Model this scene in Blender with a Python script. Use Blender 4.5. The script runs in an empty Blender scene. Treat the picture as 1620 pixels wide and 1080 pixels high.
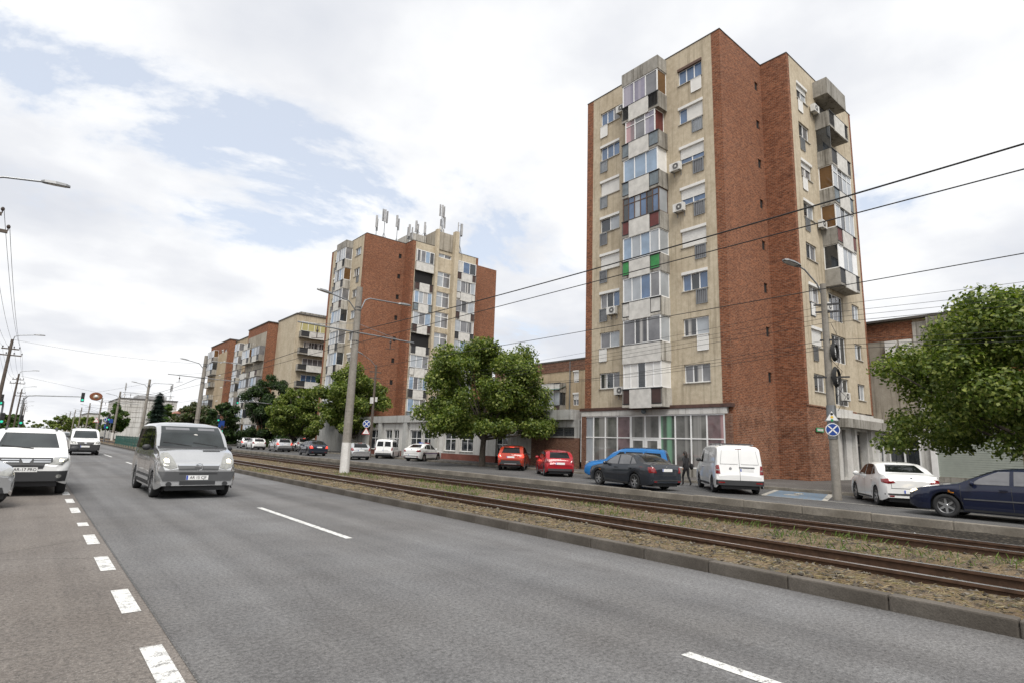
import bpy, bmesh, math, random
import numpy as np
from mathutils import Vector, Matrix
from mathutils.bvhtree import BVHTree
random.seed(7); rng = np.random.default_rng(7)
scene = bpy.context.scene
COL = scene.collection
R = math.radians
CAM_H = 1.65
# ------------------------------------------------------------------ camera
cam_d = bpy.data.cameras.new('camera'); cam = bpy.data.objects.new('camera', cam_d); COL.objects.link(cam)
scene.camera = cam
cam_d.sensor_width = 36.0; cam_d.lens = 20.0; cam_d.clip_start = 0.05; cam_d.clip_end = 6000
_yaw, _pit, _rol = 0.691839593, 0.179691152, 0.0338044571
_fw = Vector((math.sin(_yaw)*math.cos(_pit), math.cos(_yaw)*math.cos(_pit), math.sin(_pit)))
_r0 = Vector((math.cos(_yaw), -math.sin(_yaw), 0)); _u0 = _r0.cross(_fw)
_r = _r0*math.cos(_rol) + _u0*math.sin(_rol); _u = -_r0*math.sin(_rol) + _u0*math.cos(_rol)
cam.matrix_world = Matrix(((_r.x, _u.x, -_fw.x, 0), (_r.y, _u.y, -_fw.y, 0), (_r.z, _u.z, -_fw.z, CAM_H), (0, 0, 0, 1)))
# ------------------------------------------------------------------ light
SUN_AZ, SUN_EL = R(238), R(56)          # azimuth from +X, counter-clockwise: behind the camera, to its left
scene.view_settings.view_transform = 'Standard'; scene.view_settings.look = 'None'
scene.view_settings.exposure = 0.80; scene.view_settings.gamma = 1.0
scene.view_settings.use_curve_mapping = False
sun_d = bpy.data.lights.new('sun', 'SUN'); sun_d.energy = 2.0; sun_d.angle = R(30); sun_d.color = (1.0, 0.96, 0.90)
sun = bpy.data.objects.new('sun', sun_d); COL.objects.link(sun)
_sd = Vector((math.cos(SUN_AZ)*math.cos(SUN_EL), math.sin(SUN_AZ)*math.cos(SUN_EL), math.sin(SUN_EL)))
sun.rotation_euler = _sd.to_track_quat('Z', 'Y').to_euler(); sun.location = (0, 0, 60)
world = bpy.data.worlds.new('World'); scene.world = world; world.use_nodes = True
wt = world.node_tree; wt.nodes.clear()
def wn(t, **kw):
    n = wt.nodes.new(t)
    for k, v in kw.items(): setattr(n, k, v)
    return n
def wl(a, b): wt.links.new(a, b)
sky = wn('ShaderNodeTexSky', sky_type='NISHITA', sun_disc=False); sky.sun_elevation = SUN_EL
sky.sun_rotation = math.pi/2 - SUN_AZ; sky.air_density = 1.0; sky.dust_density = 1.5; sky.ozone_density = 1.0
tc = wn('ShaderNodeTexCoord'); sep = wn('ShaderNodeSeparateXYZ'); wl(tc.outputs['Generated'], sep.inputs[0])
def wmath(op, a, b=None, clamp=False):
    n = wn('ShaderNodeMath', operation=op); n.use_clamp = clamp
    for i, v in enumerate((a, b)):
        if v is None: continue
        if isinstance(v, (int, float)): n.inputs[i].default_value = v
        else: wl(v, n.inputs[i])
    return n.outputs[0]
zc = wmath('ADD', wmath('MAXIMUM', sep.outputs['Z'], 0.0), 0.22)      # a cloud deck seen in perspective
cmb = wn('ShaderNodeCombineXYZ'); wl(wmath('DIVIDE', sep.outputs['X'], zc), cmb.inputs[0]); wl(wmath('DIVIDE', sep.outputs['Y'], zc), cmb.inputs[1])
cmb.inputs[2].default_value = 14.56
def wnoise(scale, detail, rough, vec, dist=0.0):
    n = wn('ShaderNodeTexNoise'); n.inputs['Scale'].default_value = scale; n.inputs['Detail'].default_value = detail
    n.inputs['Roughness'].default_value = rough; n.inputs['Distortion'].default_value = dist; wl(vec, n.inputs['Vector']); return n.outputs['Fac']
n1 = wnoise(1.15, 11, 0.60, cmb.outputs[0], 0.25); n2 = wnoise(1.9, 7, 0.5, cmb.outputs[0]); n3 = wnoise(0.7, 4, 0.5, cmb.outputs[0])
def wramp(fac, stops):
    n = wn('ShaderNodeValToRGB'); e = n.color_ramp.elements
    while len(e) < len(stops): e.new(0.5)
    for i, (p_, c) in enumerate(stops): e[i].position = p_; e[i].color = (*c, 1) if len(c) == 3 else c
    wl(fac, n.inputs[0]); return n.outputs['Color']
cover = wramp(n1, [(0.360, (0, 0, 0)), (0.398, (0.75, 0.75, 0.75)), (0.435, (1, 1, 1))])
shade = wramp(wmath('ADD', wmath('MULTIPLY', n2, 0.65), wmath('MULTIPLY', n3, 0.35)), [(0.36, (6.4, 6.42, 6.45)), (0.46, (5.9, 5.95, 6.02)), (0.53, (5.05, 5.14, 5.36)), (0.62, (4.35, 4.5, 4.85))])
skyb = wn('ShaderNodeMixRGB', blend_type='MIX'); skyb.inputs['Fac'].default_value = 0.66; wl(sky.outputs[0], skyb.inputs['Color1']); skyb.inputs['Color2'].default_value = (5.2, 5.5, 6.0, 1)   # thin high veil over the blue
mixc = wn('ShaderNodeMixRGB'); wl(cover, mixc.inputs['Fac']); wl(skyb.outputs[0], mixc.inputs['Color1']); wl(shade, mixc.inputs['Color2'])
bgn = wn('ShaderNodeBackground'); bgn.inputs['Strength'].default_value = 0.10; wl(mixc.outputs[0], bgn.inputs['Color'])
wo = wn('ShaderNodeOutputWorld'); wl(bgn.outputs[0], wo.inputs['Surface'])
world.cycles.sampling_method = 'MANUAL'; world.cycles.sample_map_resolution = 512
scene.cycles.max_bounces = 6; scene.cycles.diffuse_bounces = 3; scene.cycles.transparent_max_bounces = 8
scene.cycles.use_denoising = True; scene.cycles.caustics_reflective = False; scene.cycles.caustics_refractive = False

# ------------------------------------------------------------------ materials
MATS = {}
class NT:
    def __init__(s, name):
        s.m = bpy.data.materials.new(name); s.m.use_nodes = True; s.t = s.m.node_tree; s.t.nodes.clear()
        s.out = s.n('ShaderNodeOutputMaterial'); s.b = s.n('ShaderNodeBsdfPrincipled'); s.l(s.b.outputs[0], s.out.inputs[0])
        MATS[name] = s.m
    def n(s, t, **kw):
        x = s.t.nodes.new(t)
        for k, v in kw.items(): setattr(x, k, v)
        return x
    def l(s, a, b): s.t.links.new(a, b)
    def put(s, inp, v):
        if hasattr(v, 'is_linked') or isinstance(v, bpy.types.NodeSocket): s.l(v, inp)
        elif isinstance(v, (tuple, list)) and len(v) == 3 and inp.type == 'RGBA': inp.default_value = (*v, 1)
        else: inp.default_value = v
    def set(s, **kw):
        for k, v in kw.items(): s.put(s.b.inputs[k.replace('_', ' ')], v)
    def coord(s, kind='Object', scale=(1, 1, 1)):
        t = s.n('ShaderNodeTexCoord'); m = s.n('ShaderNodeMapping'); m.inputs['Scale'].default_value = scale
        s.l(t.outputs[kind], m.inputs[0]); return m.outputs[0]
    def noise(s, vec, scale, detail=4, rough=0.55, dist=0.0, out='Fac'):
        x = s.n('ShaderNodeTexNoise'); s.l(vec, x.inputs['Vector'])
        for k, v in (('Scale', scale), ('Detail', detail), ('Roughness', rough), ('Distortion', dist)): x.inputs[k].default_value = v
        return x.outputs[out]
    def vor(s, vec, scale, feature='F1', out='Distance'):
        x = s.n('ShaderNodeTexVoronoi', feature=feature); s.l(vec, x.inputs['Vector']); x.inputs['Scale'].default_value = scale; return x.outputs[out]
    def ramp(s, fac, stops, interp='LINEAR'):
        x = s.n('ShaderNodeValToRGB'); x.color_ramp.interpolation = interp; e = x.color_ramp.elements
        while len(e) < len(stops): e.new(0.5)
        for i, (p_, c) in enumerate(stops): e[i].position = p_; e[i].color = (c, c, c, 1) if isinstance(c, (int, float)) else (*c, 1)
        s.l(fac, x.inputs[0]); return x.outputs[0]
    def mix(s, fac, a, b, mode='MIX'):
        x = s.n('ShaderNodeMixRGB', blend_type=mode); s.put(x.inputs[0], fac); s.put(x.inputs[1], a); s.put(x.inputs[2], b); return x.outputs[0]
    def math(s, op, a, b=0.0, clamp=False):
        x = s.n('ShaderNodeMath', operation=op); x.use_clamp = clamp; s.put(x.inputs[0], a); s.put(x.inputs[1], b); return x.outputs[0]
    def bump(s, h, strength=0.3, dist=0.02):
        x = s.n('ShaderNodeBump'); x.inputs['Strength'].default_value = strength; x.inputs['Distance'].default_value = dist
        s.l(h, x.inputs['Height']); s.l(x.outputs[0], s.b.inputs['Normal'])
def plain(name, col, rough=0.6, metal=0.0, coat=0.0, var=0.10, vscale=3.0, spec=0.5, emis=None):
    k = NT(name); v = k.coord()
    n = k.noise(v, vscale, 5)
    k.set(Base_Color=k.mix(k.ramp(n, [(0.3, 0.0), (0.7, 1.0)]), tuple(c*(1-var) for c in col), tuple(min(1, c*(1+var)) for c in col)), Roughness=rough, Metallic=metal, Specular_IOR_Level=spec)
    k.b.inputs['Coat Weight'].default_value = coat; k.b.inputs['Coat Roughness'].default_value = 0.04
    if emis: k.b.inputs['Emission Color'].default_value = (*emis[0], 1); k.b.inputs['Emission Strength'].default_value = emis[1]
    return k.m
# asphalt: grain, aggregate speckle, worn patches, hairline cracks
def asphalt(name, base, warm, crack=0.5, tracks=False):
    k = NT(name); v = k.coord()
    g = k.noise(v, 26, 5, 0.8); g2 = k.noise(v, 75, 3, 0.7); big = k.noise(v, 0.22, 5, 0.6); bands = k.noise(k.coord(scale=(1.3, 0.045, 1)), 1.0, 4, 0.55)
    c = k.mix(k.ramp(g, [(0.30, 0.0), (0.72, 1.0)]), tuple(x*0.30 for x in base), tuple(x*1.62 for x in base))
    c = k.mix(k.ramp(g2, [(0.57, 0.0), (0.68, 0.75)]), c, (0.46, 0.45, 0.43))
    c = k.mix(k.ramp(big, [(0.35, 0.0), (0.62, 0.9)]), c, warm, 'MULTIPLY')
    c = k.mix(k.ramp(k.noise(v, 0.75, 6, 0.7), [(0.42, 0.0), (0.66, 0.5)]), c, (0.66, 0.65, 0.66), 'MULTIPLY'); c = k.mix(k.ramp(k.noise(v, 2.3, 5, 0.7), [(0.62, 0.0), (0.74, 0.45)]), c, (0.55, 0.52, 0.50), 'MULTIPLY')
    c = k.mix(k.ramp(bands, [(0.36, 0.55), (0.60, 0.0)]), c, (0.55, 0.55, 0.56), 'MULTIPLY')
    if tracks:      # polished wheel tracks, oil-dark between them
        s_ = k.n('ShaderNodeSeparateXYZ'); k.l(v, s_.inputs[0]); ph = k.math('MULTIPLY', k.math('SUBTRACT', k.math('ADD', s_.outputs[0], k.math('MULTIPLY', k.noise(k.coord(scale=(0.4, 0.06, 1)), 1.0, 3), 0.5)), 2.15), 6.2832/1.65)
        tr = k.math('MULTIPLY', k.ramp(k.math('COSINE', ph), [(0.0, 1.0), (0.75, 0.0)]), k.ramp(k.noise(k.coord(scale=(1.0, 0.12, 1)), 1.0, 4), [(0.35, 0.15), (0.65, 0.6)]))
        c = k.mix(tr, c, (0.66, 0.65, 0.65), 'MULTIPLY')
    wv = k.mix(0.10, v, k.noise(v, 1.2, 3, 0.6, out='Color'))
    cr = k.vor(wv, 0.33, 'DISTANCE_TO_EDGE'); gate = k.ramp(k.noise(v, 0.17, 3), [(0.48, 0.0), (0.57, 1.0)])
    c = k.mix(k.math('MULTIPLY', k.math('MULTIPLY', k.ramp(cr, [(0.0, 1.0), (0.006, 0.0)]), gate), crack), c, (0.02, 0.02, 0.02))
    k.set(Base_Color=c, Roughness=k.ramp(g, [(0.2, 0.75), (0.8, 0.92)]), Specular_IOR_Level=0.35)
    k.bump(k.math('ADD', g, k.math('MULTIPLY', g2, 0.5)), 0.45, 0.008); return k.m
asphalt('asphalt', (0.190, 0.191, 0.194), (0.80, 0.77, 0.74), 0.25, True)
asphalt('asphalt_brown', (0.208, 0.188, 0.171), (0.82, 0.79, 0.76))
asphalt('asphalt_dark', (0.115, 0.115, 0.115), (0.82, 0.80, 0.78))
asphalt('pavement', (0.120, 0.112, 0.105), (0.82, 0.80, 0.78), 0.8)
def rough_stone(name, c1, c2, scale=6, bump=0.5, stain=(0.5, 0.48, 0.45), streak=0.0, rough=0.88):
    k = NT(name); v = k.coord(); n = k.noise(v, scale, 8, 0.65); big = k.noise(v, scale*0.12, 5, 0.6); f = k.noise(v, scale*9, 3, 0.6)
    c = k.mix(k.ramp(n, [(0.3, 0.0), (0.7, 1.0)]), c1, c2); c = k.mix(k.ramp(big, [(0.40, 0.0), (0.68, 0.75)]), c, stain, 'MULTIPLY')
    c = k.mix(k.ramp(f, [(0.35, 0.35), (0.6, 0.0)]), c, tuple(x*0.5 for x in c1))
    if streak:
        sv = k.noise(k.coord(scale=(3.5, 3.5, 0.16)), 1.0, 5, 0.65)
        c = k.mix(k.math('MULTIPLY', k.ramp(sv, [(0.51, 0.0), (0.66, 1.0)]), streak), c, (0.30, 0.28, 0.25), 'MULTIPLY')
    k.set(Base_Color=c, Roughness=rough, Specular_IOR_Level=0.3); k.bump(k.math('ADD', n, k.math('MULTIPLY', f, 0.4)), bump, 0.02); return k.m
rough_stone('kerb_concrete', (0.105, 0.093, 0.080), (0.165, 0.148, 0.128), 5, 0.5)
rough_stone('kerb_old', (0.20, 0.18, 0.15), (0.33, 0.30, 0.255), 7, 0.6)
rough_stone('concrete', (0.30, 0.285, 0.255), (0.43, 0.41, 0.37), 4, 0.3, (0.5, 0.48, 0.45), 0.9)
rough_stone('concrete_light', (0.46, 0.44, 0.40), (0.60, 0.58, 0.53), 4, 0.25, (0.68, 0.65, 0.6), 0.8)
rough_stone('concrete_pole', (0.24, 0.222, 0.195), (0.34, 0.318, 0.285), 9, 0.35, (0.72, 0.69, 0.65), 0.3)
rough_stone('whitewash', (0.62, 0.61, 0.59), (0.78, 0.77, 0.75), 8, 0.3, (0.72, 0.70, 0.67), 0.4)
rough_stone('render_beige', (0.475, 0.405, 0.295), (0.64, 0.56, 0.43), 3.2, 0.5, (0.76, 0.73, 0.69), 0.40)
rough_stone('render_dark', (0.36, 0.32, 0.26), (0.46, 0.42, 0.35), 2.2, 0.35, (0.62, 0.60, 0.57), 0.8)
rough_stone('render_tan', (0.42, 0.335, 0.225), (0.54, 0.44, 0.31), 2.2, 0.3, (0.78, 0.74, 0.68), 0.4)
rough_stone('render_white', (0.60, 0.59, 0.56), (0.72, 0.71, 0.68), 2.5, 0.2, (0.75, 0.73, 0.70), 0.45)
rough_stone('render_grey', (0.40, 0.40, 0.385), (0.52, 0.52, 0.50), 2.5, 0.2, (0.72, 0.71, 0.69), 0.5)
rough_stone('plinth_red', (0.20, 0.075, 0.055), (0.27, 0.11, 0.085), 4, 0.3)
rough_stone('roof_felt', (0.10, 0.095, 0.09), (0.16, 0.15, 0.14), 5, 0.4)
def pebbles(name, stops, scale, straw=None):
    k = NT(name); v = k.coord(); wv = k.mix(0.06, v, k.noise(v, 9, 3, 0.6, out='Color')); vo = k.n('ShaderNodeTexVoronoi'); k.l(wv, vo.inputs['Vector']); vo.inputs['Scale'].default_value = scale
    sp = k.n('ShaderNodeSeparateColor'); k.l(vo.outputs['Color'], sp.inputs[0]); c = k.ramp(sp.outputs[0], stops); c = k.mix(k.ramp(vo.outputs['Distance'], [(0.25, 0.0), (0.62, 0.85)]), c, tuple(x*0.35 for x in stops[0][1]))
    if straw: c = k.mix(k.ramp(k.noise(k.coord(scale=(1, 2.2, 1)), 2.4, 7, 0.75), [(0.42, 0.0), (0.56, 0.85)]), c, k.mix(k.noise(v, 40, 3, 0.7), tuple(x*0.45 for x in straw), tuple(x*1.25 for x in straw)))
    c = k.mix(k.ramp(k.noise(v, 1.1, 5, 0.65), [(0.40, 0.0), (0.66, 0.7)]), c, (0.50, 0.45, 0.40), 'MULTIPLY')
    k.set(Base_Color=c, Roughness=0.92, Specular_IOR_Level=0.25); k.bump(k.math('SUBTRACT', k.noise(v, 60, 3), vo.outputs['Distance']), 0.9, 0.03); return k.m
pebbles('ballast', [(0.0, (0.10, 0.08, 0.058)), (0.5, (0.21, 0.17, 0.125)), (1.0, (0.36, 0.32, 0.265))], 22, (0.28, 0.205, 0.125))
pebbles('strip_rough', [(0.0, (0.030, 0.026, 0.021)), (0.6, (0.075, 0.064, 0.050)), (1.0, (0.17, 0.148, 0.118))], 15)
rough_stone('earth', (0.16, 0.135, 0.10), (0.24, 0.21, 0.16), 5, 0.6)
def brick(name, c1, c2, mort, soot=0.0, w=0.27, h=0.088):
    k = NT(name); t = k.n('ShaderNodeTexCoord'); s_ = k.n('ShaderNodeSeparateXYZ'); k.l(t.outputs['Object'], s_.inputs[0])
    cb = k.n('ShaderNodeCombineXYZ'); k.l(k.math('ADD', s_.outputs[0], s_.outputs[1]), cb.inputs[0]); k.l(s_.outputs[2], cb.inputs[1])
    b = k.n('ShaderNodeTexBrick'); k.l(cb.outputs[0], b.inputs['Vector'])
    for kk, v in (('Scale', 1.0), ('Mortar Size', 0.014), ('Mortar Smooth', 0.2), ('Bias', -0.1), ('Brick Width', w), ('Row Height', h)): b.inputs[kk].default_value = v
    b.inputs['Color1'].default_value = (*c1, 1); b.inputs['Color2'].default_value = (*c2, 1); b.inputs['Mortar'].default_value = (*mort, 1)
    v = k.coord(); big = k.noise(v, 0.35, 6, 0.65); blot = k.noise(k.coord(scale=(1.4, 1.4, 3.5)), 1.0, 6, 0.7)
    c = k.mix(k.ramp(big, [(0.35, 0.0), (0.70, 0.55)]), b.outputs['Color'], (0.70, 0.62, 0.58), 'MULTIPLY')
    c = k.mix(k.ramp(k.noise(k.coord(scale=(3, 3, 9)), 1.5, 4, 0.75), [(0.36, 0.9), (0.60, 0.0)]), c, (0.36, 0.30, 0.30), 'MULTIPLY')
    c = k.mix(k.ramp(blot, [(0.60, 0.0), (0.72, 0.5+soot*0.3)]), c, (0.42, 0.36, 0.36), 'MULTIPLY')
    if soot: c = k.mix(k.ramp(k.noise(v, 0.8, 6, 0.7), [(0.50, 0.0), (0.62, soot)]), c, (0.28, 0.25, 0.24), 'MULTIPLY')
    k.set(Base_Color=c, Roughness=0.9, Specular_IOR_Level=0.25); k.bump(k.math('SUBTRACT', k.noise(v, 14, 4), k.math('MULTIPLY', b.outputs['Fac'], 1.2)), 0.6, 0.012); return k.m
brick('brick', (0.385, 0.150, 0.074), (0.195, 0.070, 0.039), (0.33, 0.225, 0.155), 0.0, 0.28, 0.10)
brick('brick_dark', (0.39, 0.160, 0.082), (0.20, 0.076, 0.044), (0.40, 0.30, 0.22), 0.5, 0.28, 0.10)
brick('brick_wall_old', (0.27, 0.135, 0.085), (0.19, 0.085, 0.055), (0.27, 0.21, 0.165), 0.3)
def glassm(name, col, rough=0.03, var=0.6, curtain=None, spec=0.9):
    k = NT(name); v = k.coord(); n = k.noise(v, 0.9, 4, 0.6)
    c = k.mix(k.ramp(n, [(0.35, 0.0), (0.65, 1.0)]), tuple(x*(1-var) for x in col), col)
    if curtain:
        t = k.n('ShaderNodeTexCoord'); s_ = k.n('ShaderNodeSeparateXYZ'); k.l(t.outputs['Object'], s_.inputs[0])
        cb = k.n('ShaderNodeCombineXYZ'); k.l(k.math('ADD', s_.outputs[0], s_.outputs[1]), cb.inputs[0])
        f = k.noise(cb.outputs[0], 9, 3, 0.6); side = k.noise(cb.outputs[0], 1.1, 1, 0.5)
        cc = k.mix(k.ramp(f, [(0.3, 0.0), (0.7, 1.0)]), tuple(x*0.6 for x in curtain), curtain)
        c = k.mix(k.ramp(side, [(0.44, 0.0), (0.50, 1.0)]), cc, c)
    k.set(Base_Color=c, Roughness=rough, Specular_IOR_Level=spec); k.b.inputs['IOR'].default_value = 1.52
    return k.m
glassm('glass_dark', (0.035, 0.042, 0.05)); glassm('glass_sky', (0.27, 0.37, 0.50), var=0.3); glassm('glass_blue', (0.10, 0.17, 0.30), var=0.35); glassm('glass_grey', (0.20, 0.20, 0.21), var=0.4)
glassm('glass_pale', (0.40, 0.43, 0.46), var=0.25); glassm('glass_curtain', (0.06, 0.06, 0.065), curtain=(0.52, 0.50, 0.47))
glassm('glass_lilac', (0.27, 0.25, 0.33), var=0.3, curtain=(0.40, 0.37, 0.44)); glassm('glass_pink', (0.24, 0.17, 0.18), curtain=(0.55, 0.33, 0.34))
glassm('glass_green', (0.10, 0.13, 0.11), curtain=(0.22, 0.42, 0.28)); glassm('glass_brown', (0.16, 0.085, 0.035), var=0.3, spec=0.5)
glassm('glass_shop', (0.19, 0.19, 0.18), curtain=(0.33, 0.325, 0.31)); glassm('car_glass', (0.010, 0.012, 0.013), var=0.3, spec=0.28); glassm('screen_glass', (0.034, 0.043, 0.044), var=0.6, spec=0.6)
plain('pvc', (0.80, 0.80, 0.79), 0.35, var=0.05); plain('shutter_white', (0.70, 0.69, 0.66), 0.5, var=0.06); plain('panel_white', (0.56, 0.545, 0.51), 0.75, var=0.16, vscale=2.5)
plain('frame_brown', (0.10, 0.055, 0.035), 0.5); plain('frame_grey', (0.20, 0.20, 0.20), 0.5); plain('steel_dark', (0.045, 0.045, 0.047), 0.55, 0.3); plain('steel_grey', (0.24, 0.25, 0.26), 0.45, 0.6)
plain('infill_blue', (0.15, 0.18, 0.20), 0.6, var=0.25); plain('infill_red', (0.12, 0.028, 0.024), 0.6, var=0.25); plain('infill_green', (0.03, 0.22, 0.055), 0.55, var=0.2); plain('infill_brown', (0.055, 0.030, 0.025), 0.6, var=0.2)
plain('infill_black', (0.03, 0.03, 0.032), 0.6); plain('infill_yellow', (0.42, 0.38, 0.17), 0.7); plain('infill_bars', (0.13, 0.12, 0.11), 0.6); plain('flashing', (0.085, 0.045, 0.035), 0.5, var=0.3)
plain('ac_white', (0.66, 0.65, 0.62), 0.45, var=0.08); plain('tar', (0.06, 0.055, 0.05), 0.8); plain('painted_shade', (0.012, 0.011, 0.011), 0.9)
plain('rail_rust', (0.085, 0.047, 0.028), 0.7, 0.2, var=0.35, vscale=8); plain('rail_top', (0.80, 0.81, 0.84), 0.32, 1.0, var=0.1); plain('sleeper', (0.12, 0.095, 0.08), 0.9, var=0.3)
def paint_mark(name, col, wear):
    k = NT(name); v = k.coord(); n = k.noise(v, 9, 6, 0.7); f = k.noise(v, 70, 3, 0.6)
    k.set(Base_Color=k.mix(k.ramp(k.math('ADD', k.math('MULTIPLY', n, 0.6), k.math('MULTIPLY', f, 0.4)), [(wear-0.06, 0.0), (wear+0.05, 1.0)]), (0.17, 0.165, 0.16), col), Roughness=0.75); k.bump(f, 0.3, 0.006); return k.m
paint_mark('road_paint', (0.66, 0.66, 0.64), 0.455); paint_mark('road_paint_blue', (0.10, 0.19, 0.29), 0.50); paint_mark('road_paint_old', (0.45, 0.43, 0.38), 0.47); paint_mark('seam_fill', (0.20, 0.195, 0.19), 0.52)
plain('tyre', (0.022, 0.022, 0.023), 0.85); plain('rim_alloy', (0.52, 0.53, 0.54), 0.3, 0.85, var=0.06); plain('rim_dark', (0.16, 0.16, 0.165), 0.4, 0.7); plain('plastic_dark', (0.032, 0.033, 0.035), 0.55); plain('plastic_grey', (0.075, 0.077, 0.08), 0.6)
plain('chrome', (0.75, 0.76, 0.77), 0.15, 1.0, var=0.03); plain('lamp_clear', (0.30, 0.30, 0.28), 0.08, 0.2, 1.0, var=0.25, vscale=14); plain('lamp_lit', (0.85, 0.80, 0.66), 0.1, 0, 1.0, emis=((1.0, 0.80, 0.46), 2.2)); plain('lamp_red', (0.20, 0.007, 0.009), 0.12, 0, 1.0, var=0.25, vscale=16)
plain('lamp_redlit', (0.6, 0.02, 0.015), 0.12, 0, 1.0, emis=((1.0, 0.08, 0.04), 0.8)); plain('lamp_amber', (0.62, 0.24, 0.03), 0.12, 0, 1.0); plain('plate_white', (0.78, 0.78, 0.77), 0.4, var=0.03); plain('plate_blue', (0.03, 0.08, 0.42), 0.4); plain('ink', (0.015, 0.015, 0.017), 0.6)
def carpaint(name, col, metal=0.0):
    m_ = plain(name, col, 0.20 if metal > .5 else 0.6, metal, 1.0, var=0.03, spec=0.5 if metal > .5 else 0.15); return m_
carpaint('paint_silver', (0.54, 0.545, 0.55), 0.7); carpaint('paint_white', (0.76, 0.76, 0.75)); carpaint('paint_graphite', (0.026, 0.031, 0.040), 0.2); carpaint('paint_navy', (0.006, 0.010, 0.032), 0.1); carpaint('paint_blue', (0.015, 0.155, 0.42), 0.25)
carpaint('paint_red', (0.33, 0.008, 0.016)); carpaint('paint_orange', (0.33, 0.032, 0.012), 0.1); carpaint('paint_grey', (0.25, 0.26, 0.275), 0.6); carpaint('paint_darkblue', (0.025, 0.033, 0.05), 0.4); carpaint('paint_black', (0.012, 0.012, 0.014))
plain('sign_blue', (0.014, 0.055, 0.26), 0.4, var=0.05); plain('sign_white', (0.76, 0.76, 0.75), 0.4, var=0.05); plain('sign_red', (0.50, 0.02, 0.03), 0.4); plain('sign_yellow', (0.72, 0.47, 0.04), 0.4); plain('sign_green', (0.03, 0.26, 0.10), 0.4); plain('sign_purple', (0.17, 0.05, 0.14), 0.5)
plain('lamp_head', (0.20, 0.205, 0.21), 0.5, 0.5); plain('wood_pole', (0.10, 0.08, 0.065), 0.85, var=0.25); plain('insulator', (0.05, 0.035, 0.03), 0.3); plain('rubber', (0.02, 0.02, 0.02), 0.7); plain('railing_green', (0.02, 0.09, 0.075), 0.5); plain('brown_oval', (0.20, 0.065, 0.025), 0.5)
plain('go_green', (0.02, 0.45, 0.30), 0.3, emis=((0.05, 0.9, 0.55), 0.25)); plain('cloth_black', (0.014, 0.014, 0.016), 0.85); plain('skin', (0.45, 0.27, 0.19), 0.55); plain('hair_dark', (0.02, 0.014, 0.01), 0.6); plain('shoe', (0.25, 0.24, 0.23), 0.6); plain('cloth_blue', (0.05, 0.06, 0.09), 0.85)
plain('bark', (0.075, 0.062, 0.05), 0.9, var=0.4, vscale=7); plain('bark_grey', (0.12, 0.10, 0.085), 0.9, var=0.4, vscale=7); plain('shutter_green', (0.33, 0.36, 0.32), 0.5, var=0.08); plain('roof_tile', (0.24, 0.10, 0.065), 0.8, var=0.2); plain('red_board', (0.45, 0.015, 0.025), 0.4)
plain('far_grey', (0.36, 0.36, 0.36), 0.8, var=0.2); plain('litter', (0.7, 0.7, 0.68), 0.6)
def leafmat(name, c1, c2, c3):
    k = NT(name); g = k.n('ShaderNodeNewGeometry'); rnd = g.outputs['Random Per Island']
    c = k.ramp(rnd, [(0.0, c1), (0.55, c2), (1.0, c3)]); c = k.mix(k.ramp(k.noise(k.coord(), 0.9, 4, 0.6), [(0.36, 0.6), (0.58, 0.0)]), c, (0.55, 0.62, 0.60), 'MULTIPLY'); k.set(Base_Color=c, Roughness=0.5, Specular_IOR_Level=0.35)
    tr = k.n('ShaderNodeBsdfTranslucent'); k.l(k.mix(1.0, c, (1.1, 1.25, 0.55), 'MULTIPLY'), tr.inputs[0]); mx = k.n('ShaderNodeMixShader'); mx.inputs[0].default_value = 0.38
    k.l(k.b.outputs[0], mx.inputs[1]); k.l(tr.outputs[0], mx.inputs[2]); k.l(mx.outputs[0], k.out.inputs[0]); return k.m
leafmat('leaf_linden', (0.055, 0.090, 0.014), (0.125, 0.175, 0.028), (0.34, 0.37, 0.10)); leafmat('leaf_dark', (0.020, 0.042, 0.014), (0.036, 0.068, 0.020), (0.070, 0.11, 0.032)); leafmat('leaf_fresh', (0.045, 0.095, 0.018), (0.075, 0.14, 0.026), (0.14, 0.20, 0.045))
leafmat('needle', (0.016, 0.036, 0.028), (0.028, 0.052, 0.040), (0.055, 0.080, 0.065)); leafmat('leaf_mixed', (0.035, 0.055, 0.015), (0.06, 0.09, 0.025), (0.22, 0.17, 0.12)); leafmat('straw', (0.20, 0.145, 0.075), (0.34, 0.26, 0.14), (0.50, 0.42, 0.27)); leafmat('grass_green', (0.07, 0.125, 0.022), (0.11, 0.18, 0.035), (0.20, 0.25, 0.07)); leafmat('stones', (0.07, 0.056, 0.044), (0.16, 0.135, 0.11), (0.33, 0.295, 0.25))

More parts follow.
